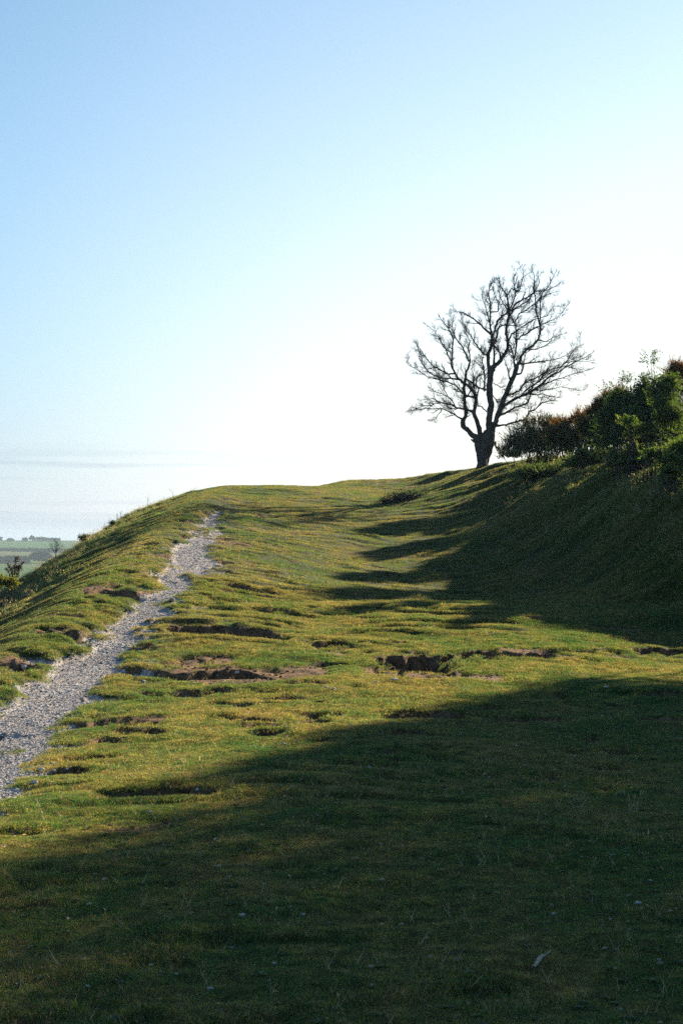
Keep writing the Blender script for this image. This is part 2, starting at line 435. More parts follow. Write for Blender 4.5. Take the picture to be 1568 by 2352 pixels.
def m_ground():
    m, N, L = mat('turf_and_chalk')
    g = N('ShaderNodeNewGeometry'); pos = g.outputs['Position']
    t = turf_tone(N, L, pos)
    green = mixc(N, L, mrange(N, L, t, .40, .56), (.026, .055, .012), (.085, .085, .020))
    green = mixc(N, L, mrange(N, L, t, .52, .66), green, (.15, .11, .05))
    fine = noise(N, L, 60, 3, .7, pos)
    green = mixc(N, L, mrange(N, L, fine, .35, .7), mixc(N, L, 1.0, green, (.55, .55, .55), 'MULTIPLY'), green)
    # chalk path
    v = N('ShaderNodeTexVoronoi'); v.inputs['Scale'].default_value = 34; L(pos, v.inputs['Vector'])
    v2 = N('ShaderNodeTexVoronoi'); v2.inputs['Scale'].default_value = 85; L(pos, v2.inputs['Vector'])
    sepc = N('ShaderNodeSeparateColor'); L(v.outputs['Color'], sepc.inputs[0])
    pc = mixc(N, L, sepc.outputs[0], (.36, .33, .35), (.62, .58, .61))
    pc = mixc(N, L, mrange(N, L, noise(N, L, 1.6, 4, .6, pos), .35, .68), pc, (.42, .35, .32))
    # bare soil
    dc = mixc(N, L, mrange(N, L, noise(N, L, 9, 5, .75, pos), .35, .68), (.05, .026, .015), (.32, .18, .10))
    dc = mixc(N, L, mrange(N, L, noise(N, L, 70, 2, .6, pos), .66, .74), dc, (.34, .30, .27))
    pm = attr(N, 'path'); dm = attr(N, 'dirt')
    brk = noise(N, L, 14, 4, .7, pos)
    pmk = mrange(N, L, math_(N, L, 'ADD', pm, math_(N, L, 'MULTIPLY', math_(N, L, 'SUBTRACT', brk, .5), .9)), .42, .58)
    dmk = mrange(N, L, math_(N, L, 'ADD', dm, math_(N, L, 'MULTIPLY', math_(N, L, 'SUBTRACT', brk, .5), .9)), .30, .50)
    c = mixc(N, L, dmk, green, dc)
    c = mixc(N, L, pmk, c, pc)
    h = math_(N, L, 'ADD', math_(N, L, 'MULTIPLY', noise(N, L, 45, 4, .7, pos), 1.2), math_(N, L, 'MULTIPLY', math_(N, L, 'MULTIPLY', v.outputs['Distance'], -1.4), pmk))
    h = math_(N, L, 'ADD', h, math_(N, L, 'MULTIPLY', v2.outputs['Distance'], -.5))
    finish(m, N, L, c, .95, h, .9, .02, .1)
    return m

def m_farm():
    m, N, L = mat('farmland')
    g = N('ShaderNodeNewGeometry'); sp = N('ShaderNodeSeparateXYZ'); L(g.outputs['Position'], sp.inputs[0])
    y = math_(N, L, 'ADD', sp.outputs[1], math_(N, L, 'MULTIPLY', sp.outputs[0], .35))
    cr = N('ShaderNodeValToRGB'); cr.color_ramp.interpolation = 'CONSTANT'
    L(mrange(N, L, y, 0, 3000), cr.inputs[0])
    stops = [(0, (.05, .10, .02)), (.25, (.06, .20, .03)), (.30, (.07, .16, .06)), (.40, (.10, .17, .07)), (.50, (.14, .15, .08)), (.60, (.07, .15, .06)), (.78, (.20, .17, .09))]
    e = cr.color_ramp.elements; e[0].position, e[0].color = 0, stops[0][1] + (1,); e[1].position, e[1].color = stops[1][0], stops[1][1] + (1,)
    for p, c in stops[2:]:
        k = e.new(p); k.color = c + (1,)
    c = mixc(N, L, mrange(N, L, noise(N, L, .02, 4, .6, g.outputs['Position']), .3, .7, 0, .5), cr.outputs[0], (.10, .10, .045))
    finish(m, N, L, c, 1.0, spec=.0)
    return m

def m_leaf(name, cols, trans=.5, vary='geo', scale=2.0, seed=0.0, gloss=.06, rough=.45, tcol=1.0):
    """thin leaves and blades: diffuse + translucent; colour from a per-blade number and a place noise"""
    m, N, L = mat(name)
    g = N('ShaderNodeNewGeometry'); pos = g.outputs['Position']
    bl = attr(N, 'bl')
    a, b, c = cols
    if vary == 'turf':
        t = turf_tone(N, L, pos)
        t = math_(N, L, 'ADD', t, math_(N, L, 'MULTIPLY', math_(N, L, 'SUBTRACT', bl, .5), .26))
        col = mixc(N, L, mrange(N, L, t, .41, .56), a, b)
        col = mixc(N, L, mrange(N, L, t, .53, .64), col, c)
    else:
        n_ = noise(N, L, scale, 3, .6, pos)
        t = math_(N, L, 'ADD', math_(N, L, 'MULTIPLY', bl, .5), math_(N, L, 'MULTIPLY', n_, .5))
        col = mixc(N, L, mrange(N, L, t, .25, .55), a, b)
        col = mixc(N, L, mrange(N, L, t, .55, .75), col, c)
    col = mixc(N, L, 1.0, col, mixc(N, L, mrange(N, L, math_(N, L, 'FRACT', math_(N, L, 'MULTIPLY', bl, 7.3), 0), 0, 1), (.62, .62, .62), (1.25, 1.25, 1.25)), 'MULTIPLY')
    if vary == 'turf':      # thin and thick spots of the sward
        bn = mrange(N, L, noise(N, L, 9, 4, .75, pos), .36, .64, .50, 1.40)
        vm = N('ShaderNodeVectorMath'); vm.operation = 'SCALE'; L(col, vm.inputs[0]); L(bn, vm.inputs['Scale']); col = vm.outputs[0]
    d = N('ShaderNodeBsdfDiffuse'); L(col, d.inputs[0])
    tr = N('ShaderNodeBsdfTranslucent'); L(mixc(N, L, 1.0, col, (1.35 * tcol, 1.25 * tcol, .75 * tcol), 'MULTIPLY'), tr.inputs[0])
    mx = N('ShaderNodeMixShader'); mx.inputs[0].default_value = trans; L(d.outputs[0], mx.inputs[1]); L(tr.outputs[0], mx.inputs[2])
    gs = N('ShaderNodeBsdfGlossy'); gs.inputs['Roughness'].default_value = rough; gs.inputs[0].default_value = (.9, .9, .85, 1)
    m2 = N('ShaderNodeMixShader'); m2.inputs[0].default_value = gloss; L(mx.outputs[0], m2.inputs[1]); L(gs.outputs[0], m2.inputs[2])
    o = N('ShaderNodeOutputMaterial'); L(m2.outputs[0], o.inputs[0])
    return m

def m_simple(name, c1, c2, scale=6, rough=.9, bdist=.01, spec=.15):
    m, N, L = mat(name)
    g = N('ShaderNodeTexCoord'); pos = g.outputs['Object']
    c = mixc(N, L, mrange(N, L, noise(N, L, scale, 4, .65, pos), .3, .7), c1, c2)
    finish(m, N, L, c, rough, noise(N, L, scale * 2.5, 4, .7, pos), .8, bdist, spec)
    return m

M_ground = m_ground(); M_farm = m_farm()
M_grass = m_leaf('grass_blades', (GRASS_G, GRASS_O, GRASS_D), .55, 'turf', gloss=.05)
M_long = m_leaf('long_grass_blades', ((.040, .110, .030), (.09, .155, .035), (.24, .22, .07)), .5, 'geo', 1.2)
M_seed = m_leaf('seed_heads', ((.35, .28, .17), (.45, .38, .25), (.6, .56, .45)), .5, 'geo', 3, tcol=.9)
M_straw = m_leaf('dead_straw', ((.30, .22, .13), (.38, .30, .19), (.48, .42, .30)), .35, 'geo', 3)
M_bark = m_simple('rough_bark', (.035, .030, .028), (.105, .09, .08), 9, .95, .02)
M_twig = m_simple('thin_twig', (.035, .030, .030), (.07, .06, .06), 5, .9, .002)
M_gorse = m_leaf('gorse_needles', ((.022, .045, .012), (.040, .065, .016), (.12, .085, .02)), .35, 'geo', 1.4, tcol=.8)
M_rust = m_leaf('rusty_gorse_needles', ((.05, .045, .014), (.17, .090, .020), (.34, .17, .032)), .45, 'geo', 1.3, tcol=.9)
M_haw = m_leaf('hawthorn_leaves', ((.022, .055, .012), (.045, .09, .018), (.10, .15, .025)), .5, 'geo', 1.5)
M_lime = m_leaf('bright_leaves', ((.035, .085, .015), (.07, .12, .02), (.15, .18, .035)), .6, 'geo', 2)
M_bram = m_leaf('bramble_leaves', ((.03, .07, .016), (.06, .10, .025), (.22, .22, .07)), .5, 'geo', 2)
M_purple = m_leaf('purplish_gorse_needles', ((.05, .03, .025), (.09, .05, .04), (.16, .09, .05)), .3, 'geo', 2, tcol=.7)
M_dist = m_simple('distant_foliage', (.025, .045, .016), (.05, .07, .025), .2, 1, .2, 0)
M_chalk = m_simple('chalk_flint', (.46, .43, .43), (.76, .72, .71), 14, .9, .01)
M_chalkd = m_simple('stained_flint', (.22, .19, .17), (.48, .42, .38), 10, .9, .01)
M_flint = m_simple('dark_flint', (.06, .055, .06), (.20, .18, .18), 10, .8, .01)
M_soil = m_simple('soil_clod', (.045, .025, .015), (.24, .13, .075), 20, .95, .01)
M_wood = m_simple('bleached_wood', (.30, .24, .18), (.52, .45, .36), 30, .85, .003)
M_post = m_simple('old_post', (.10, .08, .065), (.20, .17, .14), 12, .9, .005)
HAZE = True

# ================================================================== THE GROUND
def build_ground():
    nearY = np.geomspace(4.6, 84, 860)
    rows = np.r_[-260, -120, -60, -34, -20, -12, -7, -3, -1, 0.5, 1.8, 3.0, 3.9, nearY, np.geomspace(84.8, 112, 50), np.geomspace(114, 180, 24)]
    rows2 = np.r_[180, np.geomspace(190, 6500, 90)]
    u = np.linspace(-1, 1, 521)
    outer = np.geomspace(1.02, 30, 44)
    u = np.r_[-outer[::-1], u, outer]
    def grid(rows):
        hw = 2.6 + 0.225 * np.clip(rows, 3, 160) + 0.225 * np.clip(rows - 160, 0, None)
        X = hw[:, None] * u[None, :] + np.clip(rows, 0, 60)[:, None] * .01
        Y = np.repeat(rows[:, None], len(u), 1)
        return X, Y
    for name, rw, m in (('ground', rows, M_ground), ('farmland', rows2, M_farm)):
        X, Y = grid(rw)
        z, p, d = height(X.ravel(), Y.ravel(), True)
        nx = len(u); ny = len(rw)
        idx = np.arange(nx * ny).reshape(ny, nx)
        F = np.stack([idx[:-1, :-1], idx[:-1, 1:], idx[1:, 1:], idx[1:, :-1]], -1).reshape(-1, 4)
        me = mesh_np(name, np.c_[X.ravel(), Y.ravel(), z], [F], [m], smooth=True, attrs={'path': p, 'dirt': d})
        o = link(name, me); o['kind'] = 'structure'
        o['label'] = 'short sheep-bitten turf of the hillside with its chalk path' if name == 'ground' else 'pale green fields on the far side of the valley'
build_ground()

# ================================================================== SCATTERED STUFF
HID = bpy.data.collections.new('templates')      # templates only, not linked to the scene

def tuft(name, n, rad, h0, h1, w, lean, mats, heads=0, clump=False, straw=0):
    V = []; F4 = []; F3 = []; bl = []; fm4 = []; fm3 = []
    for i in range(n):
        r = rad * math.sqrt(random.random()); t = random.random() * 6.283
        bx, by = r * math.cos(t), r * math.sin(t)
        h = random.uniform(h0, h1); a = random.random() * 6.283; le = random.uniform(.1, lean) * h
        if clump: le = lean * h * (r / rad) * random.uniform(.6, 1.2); a = t + random.uniform(-.7, .7)
        ww = w * random.uniform(.6, 1.3)
        f = random.random() * 3.1416; cx, cy = math.cos(f) * ww / 2, math.sin(f) * ww / 2
        dx, dy = math.cos(a) * le, math.sin(a) * le
        k = len(V)
        V += [(bx - cx, by - cy, -.006), (bx + cx, by + cy, -.006), (bx + dx * .35 - cx * .8, by + dy * .35 - cy * .8, h * .6), (bx + dx * .35 + cx * .8, by + dy * .35 + cy * .8, h * .6), (bx + dx, by + dy, h)]
        mi = 2 if random.random() < straw else 0
        F4.append((k, k + 1, k + 3, k + 2)); F3.append((k + 2, k + 3, k + 4)); fm4.append(mi); fm3.append(mi)
        b = random.random(); bl += [b] * 5
        if heads and random.random() < heads:
            k = len(V); q = ww * 1.6; hh = h * .22
            V += [(bx + dx - q, by + dy, h), (bx + dx, by + dy, h - hh * .3), (bx + dx + q, by + dy, h), (bx + dx * 1.15, by + dy * 1.15, h + hh)]
            F4.append((k, k + 1, k + 2, k + 3)); fm4.append(1); bl += [random.random()] * 4
            k = len(V)
            V += [(bx + dx, by + dy - q, h), (bx + dx, by + dy, h - hh * .3), (bx + dx, by + dy + q, h), (bx + dx * 1.15, by + dy * 1.15, h + hh)]
            F4.append((k, k + 1, k + 2, k + 3)); fm4.append(1); bl += [random.random()] * 4
    me = mesh_np(name, V, [F4, F3], mats, fm4 + fm3, False, {'bl': bl})
    o = bpy.data.objects.new(name, me); return o

def stone_mesh(name, seed, m, flat=.6, sub=1):
    import bmesh
    bm = bmesh.new(); bmesh.ops.create_icosphere(bm, subdivisions=sub, radius=1)
    rr = random.Random(seed)
    ax = (rr.uniform(.75, 1.3), rr.uniform(.6, 1.0), flat * rr.uniform(.75, 1.2))
    cuts = [(Vector((rr.gauss(0, 1), rr.gauss(0, 1), rr.gauss(0, 1))).normalized(), rr.uniform(.62, .9)) for _ in range(6)]
    for v in bm.verts:
        p = v.co.copy()
        for nrm, d in cuts:
            e = p.dot(nrm) - d
            if e > 0: p -= nrm * e
        p *= rr.uniform(.93, 1.07)
        v.co = Vector((p.x * ax[0], p.y * ax[1], p.z * ax[2]))
    me = bpy.data.meshes.new(name); bm.to_mesh(me); bm.free(); me.materials.append(m)
    return me

def gn_scatter(name, P, rot, scl, idx, templates, label, tint=None):
    """one object of kind stuff: points carrying turn, size and template number"""
    c = bpy.data.collections.new(name + '_templates')
    for i, t in enumerate(templates):
        t.name = f'{name}_template_{chr(97 + i)}'; c.objects.link(t)
    me = bpy.data.meshes.new(name)
    me.vertices.add(len(P)); me.vertices.foreach_set('co', np.asarray(P, np.float32).ravel())
    a = me.attributes.new('rot', 'FLOAT_VECTOR', 'POINT'); a.data.foreach_set('vector', np.asarray(rot, np.float32).ravel())
    a = me.attributes.new('scl', 'FLOAT', 'POINT'); a.data.foreach_set('value', np.asarray(scl, np.float32))
    a = me.attributes.new('idx', 'INT', 'POINT'); a.data.foreach_set('value', np.asarray(idx, np.int32))
    o = link(name, me); o['kind'] = 'stuff'; o['label'] = label
    g = bpy.data.node_groups.new(name, 'GeometryNodeTree')
    g.interface.new_socket('Geometry', in_out='INPUT', socket_type='NodeSocketGeometry')
    g.interface.new_socket('Geometry', in_out='OUTPUT', socket_type='NodeSocketGeometry')
    n = g.nodes.new; l = g.links.new
    gi, go = n('NodeGroupInput'), n('NodeGroupOutput')
    ci = n('GeometryNodeCollectionInfo'); ci.inputs['Collection'].default_value = c
    ci.inputs['Separate Children'].default_value = True; ci.inputs['Reset Children'].default_value = True
    ip = n('GeometryNodeInstanceOnPoints'); ip.inputs['Pick Instance'].default_value = True
    def na(nm, ty):
        x = n('GeometryNodeInputNamedAttribute'); x.data_type = ty; x.inputs['Name'].default_value = nm; return x.outputs['Attribute']
    l(gi.outputs[0], ip.inputs['Points']); l(ci.outputs[0], ip.inputs['Instance'])
    l(na('idx', 'INT'), ip.inputs['Instance Index'])
    er = n('FunctionNodeEulerToRotation'); l(na('rot', 'FLOAT_VECTOR'), er.inputs[0]); l(er.outputs[0], ip.inputs['Rotation'])
    l(na('scl', 'FLOAT'), ip.inputs['Scale']); l(ip.outputs[0], go.inputs[0])
    md = o.modifiers.new('scatter', 'NODES'); md.node_group = g
    return o

def fan(n, y0, y1, pw, pad=.012):
    """points on the ground in the wedge the photograph could see; pw < 0 favours near ones"""
    q = rng.random(n)
    e = pw + 1
    Y = (y0 ** e + q * (y1 ** e - y0 ** e)) ** (1 / e)
    hw = .205 * Y + .7 + pad * Y
    X = rng.uniform(-1, 1, n) * hw
    return X, Y

def normals(x, y, e=.09):
    zx = (height(x + e, y) - height(x - e, y)) / (2 * e)
    zy = (height(x, y + e) - height(x, y - e)) / (2 * e)
    return zx, zy

def euler_from(zx, zy, yaw, k=.8):
    # tilt so that local z follows the ground normal, after a free turn about z (order XYZ)
    rx = np.arctan(zy * k); ry = -np.arctan(zx * k)
    return rx, ry

def visible(x, y, z, tol=.12):
    """drop points hidden well behind a rise"""
    keep = np.ones(len(x), bool)
    for f in (.3, .5, .65, .78, .88, .94, .97):
        g = base_h(x * f, y * f)
        ray_z = EYE + (z - EYE) * f
        keep &= g < ray_z + tol + .35 * (1 - f)
    return keep

def grass_points(n, y0, y1, pw):
    x, y = fan(n, y0, y1, pw)
    z, p, d = height(x, y, True)
    st = (height(x, y + .06) - height(x, y - .06)) / .12
    k = (rng.random(len(x)) > p * 1.35) & (rng.random(len(x)) > d * 1.25) & (rng.random(len(x)) > sstep(.35, .8, st)) & visible(x, y, z + .05)
    return x[k], y[k], z[k]

def rand_rot(x, y):
    zx, zy = normals(x, y)
    yaw = rng.uniform(0, 6.283, len(x))
    # rotation matrix = tilt * yaw -> as euler XYZ
    cx_ = np.arctan(zy); 
    # n = normalised(-zx,-zy,1): build by rotating z into n, then spin
    rot = np.empty((len(x), 3))
    nl = np.sqrt(zx ** 2 + zy ** 2 + 1); nx, ny, nz_ = -zx / nl, -zy / nl, 1 / nl
    cyaw, syaw = np.cos(yaw), np.sin(yaw)
    ax = np.stack([cyaw, syaw, -(nx * cyaw + ny * syaw) / nz_], 1); ax /= np.linalg.norm(ax, axis=1)[:, None]
    az = np.stack([nx, ny, nz_], 1); ay = np.cross(az, ax)
    # matrix columns ax, ay, az ; euler XYZ (R = Rz Ry Rx)
    rot[:, 1] = -np.arcsin(np.clip(ax[:, 2], -1, 1))
    rot[:, 2] = np.arctan2(ax[:, 1], ax[:, 0])
    rot[:, 0] = np.arctan2(ay[:, 2], az[:, 2])
    return rot

def build_grass():
    T = [tuft('t', 150, .12, .006, .019, .0024, 1.3, [M_grass, M_seed, M_straw], straw=.05) for _ in range(4)]
    T += [tuft('t', 120, .14, .007, .022, .0036, 1.3, [M_grass, M_seed, M_straw], straw=.05) for _ in range(4)]
    T += [tuft('t', 90, .19, .009, .027, .0062, 1.2, [M_grass, M_seed, M_straw], straw=.04) for _ in range(4)]
    PX = []; RT = []; SZ = []; ID = []
    for n, y0, y1, pw, i0, dense in ((42000, 5.2, 14, -.2, 0, 1), (48000, 12, 30, .2, 4, 1), (46000, 26, 84, .3, 8, 1)):
        x, y, z = grass_points(n, y0, y1, pw)
        lush = fbm(x * .9, y * .7, 61, 3)
        tus = fbm(x * 4.5, y * 3.5, 62, 3)
        s = rng.uniform(.55, 1.0, len(x)) * (1 + .6 * np.clip(lush, -.3, .35)) * (1 + .5 * np.clip(tus, -.25, .4))
        PX.append(np.c_[x, y, z]); RT.append(rand_rot(x, y)); SZ.append(s); ID.append(rng.integers(0, 4, len(x)) + i0)
    gn_scatter('grass', np.concatenate(PX), np.concatenate(RT), np.concatenate(SZ), np.concatenate(ID), T, 'short cropped grass covering the hillside')

def build_long_grass():
    T = [tuft('t', 34, .07, .07, .17, .005, .9, [M_long, M_seed], .05, True) for _ in range(4)]
    T += [tuft('t', 22, .05, .12, .30, .004, .8, [M_straw, M_seed], .35, True) for _ in range(2)]
    x, y = fan(90000, 9, 70, .5)
    z, p, d = height(x, y, True)
    # left slope over its brow, the bank, a few tussocks elsewhere
    px = x / y * FPX + CX
    edge = np.interp(y, [9, 15, 22, 27, 32, 41, 47, 54, 60], [-4.6, -4.6, -4.9, -5.0, -5.1, -5.3, -5.2, -4.9, -4.5])
    left = sstep(0, -1.6, x - edge) * .5
    foot = np.interp(y, [9, 15, 20, 24, 28, 33, 38, 46, 56, 70], [6, 5.6, 5.1, 4.8, 4.8, 4.2, 3.9, 4.1, 4.9, 8])
    right = sstep(0.1, 1.5, x - foot) * .85
    den = (left + right) * sstep(-.14, .12, fbm(x / 1.1, y / .7, 71, 3)) + .0012
    k = (rng.random(len(x)) < den) & (p < .2) & (d < .45) & visible(x, y, z + .15)
    x, y, z = x[k], y[k], z[k]
    idx = rng.integers(0, 4, len(x)); dry = rng.random(len(x)) < .03 + .08 * (fbm(x / 1.5, y / 1.5, 99, 2) > .1); idx[dry] = rng.integers(4, 6, dry.sum())
    gn_scatter('long_grass', np.c_[x, y, z - .01], rand_rot(x, y) * np.array([.5, .5, 1]), rng.uniform(.38, .92, len(x)), idx, T, 'longer rough grass with dry seed heads on the slopes')

def litter_tpl(kind):
    V = []; F3 = []; F4 = []; bl = []
    if kind == 'rosette':
        for i in range(9):
            a = i * .7 + random.uniform(-.2, .2); L_ = random.uniform(.018, .034); w = L_ * .3; c, s = math.cos(a), math.sin(a); k = len(V)
            V += [(0, 0, .004), (c * L_ * .5 - s * w, s * L_ * .5 + c * w, .012), (c * L_, s * L_, .008), (c * L_ * .5 + s * w, s * L_ * .5 - c * w, .012)]
            F4.append((k, k + 1, k + 2, k + 3)); bl += [random.random()] * 4
    elif kind == 'leaf':
        V = [(-.012, 0, .014), (0, .008, .022), (.014, .001, .018), (.001, -.008, .015)]; F4 = [(0, 1, 2, 3)]; bl = [random.random()] * 4
    else:
        for i in range(3):
            a = random.random() * 6.28; h = random.uniform(.03, .08); k = len(V); x = random.uniform(-.01, .01)
            V += [(x - .0012, 0, 0), (x + .0012, 0, 0), (x + math.cos(a) * h * .6, math.sin(a) * h * .6, h)]
            F3.append((k, k + 1, k + 2)); bl += [random.random()] * 3
    m = {'rosette': M_bram, 'leaf': M_seed, 'stalk': M_straw}[kind]
    return bpy.data.objects.new('t', mesh_np('litter', V, [F4, F3], [m], None, False, {'bl': bl}))

def build_litter():
    T = [litter_tpl('rosette') for _ in range(2)] + [litter_tpl('leaf') for _ in range(2)] + [litter_tpl('stalk') for _ in range(3)]
    x, y = fan(7500, 5.3, 40, -.3); z, p, d = height(x, y, True); k = p < .3; x, y, z = x[k], y[k], z[k]
    idx = rng.choice(7, len(x), p=[.10, .10, .10, .10, .2, .2, .2])
    gn_scatter('litter', np.c_[x, y, z + .004], rand_rot(x, y), rng.uniform(.6, 1.3, len(x)), idx, T, 'dead leaves, small rosettes and straws among the turf')

def build_gravel():
    T = []
    for i in range(9):
        T.append(bpy.data.objects.new('t', stone_mesh('pebble', i, (M_chalk, M_chalkd, M_chalk)[i % 3] if i < 7 else M_flint, .55)))
    for i in range(4): T.append(bpy.data.objects.new('t', stone_mesh('clod', 40 + i, M_soil, .7)))
    n = 240000
    q = rng.random(n); Y = 11 * (PR[-1, 0] / 11) ** q
    l = np.interp(Y, PR[:, 0], PR[:, 1]); r = np.interp(Y, PR[:, 0], PR[:, 2])
    X = l + (r - l) * rng.uniform(-.35, 1.35, n)
    z, p, d = height(X, Y, True)
    k = (rng.random(n) < np.maximum(p * .55, .05 * (np.abs((X - l) / (r - l) - .5) < .85))) & (np.abs(X / Y) < .21) & visible(X, Y, z + .03)
    X, Y, z, = X[k], Y[k], z[k]
    s = .0050 * np.exp(rng.normal(0, .5, len(X))) * (1 + Y / 90)
    # soil floors carry flints and chalk crumbs as well
    x2, y2 = fan(160000, 9, 60, .3)
    z2, p2, d2 = height(x2, y2, True)
    k2 = (rng.random(len(x2)) < d2 * .38) & (p2 < .5)
    x2, y2, z2 = x2[k2], y2[k2], z2[k2]
    s2 = .008 * np.exp(rng.normal(0, .5, len(x2)))
    # a few crumbs lost in the turf
    x3, y3 = fan(1500, 5.5, 50, 0); z3 = height(x3, y3); s3 = .009 * np.exp(rng.normal(0, .35, len(x3)))
    x, y, z_, s_ = (np.concatenate(t) for t in ((X, x2, x3), (Y, y2, y3), (z, z2, z3 + .006), (s, s2, s3)))
    IDX = rng.integers(0, 9, len(x)); so = np.zeros(len(x), bool); so[len(X):len(X) + len(x2)] = rng.random(len(x2)) < .72
    IDX[so] = rng.integers(9, 13, so.sum()); s_[so] *= 1.9
    gn_scatter('gravel', np.c_[x, y, z_], rng.uniform(0, 6.28, (len(x), 3)) * np.array([.08, .08, 1]), np.clip(s_, .003, .035), IDX, T, 'pale chalk and flint gravel of the footpath')

build_grass(); build_long_grass(); build_litter(); build_gravel()

# ================================================================== THE BARE TREE
def trunk_pt(cx, cy, d=0.0):
    """a spot of the tree measured on an enlarged crop of the photograph; d metres behind the trunk"""
    return pt(918.6 + cx * .2929, 597.1 + cy * .2929, 60.0 + d)
UNIT = .2929 * 60 / FPX

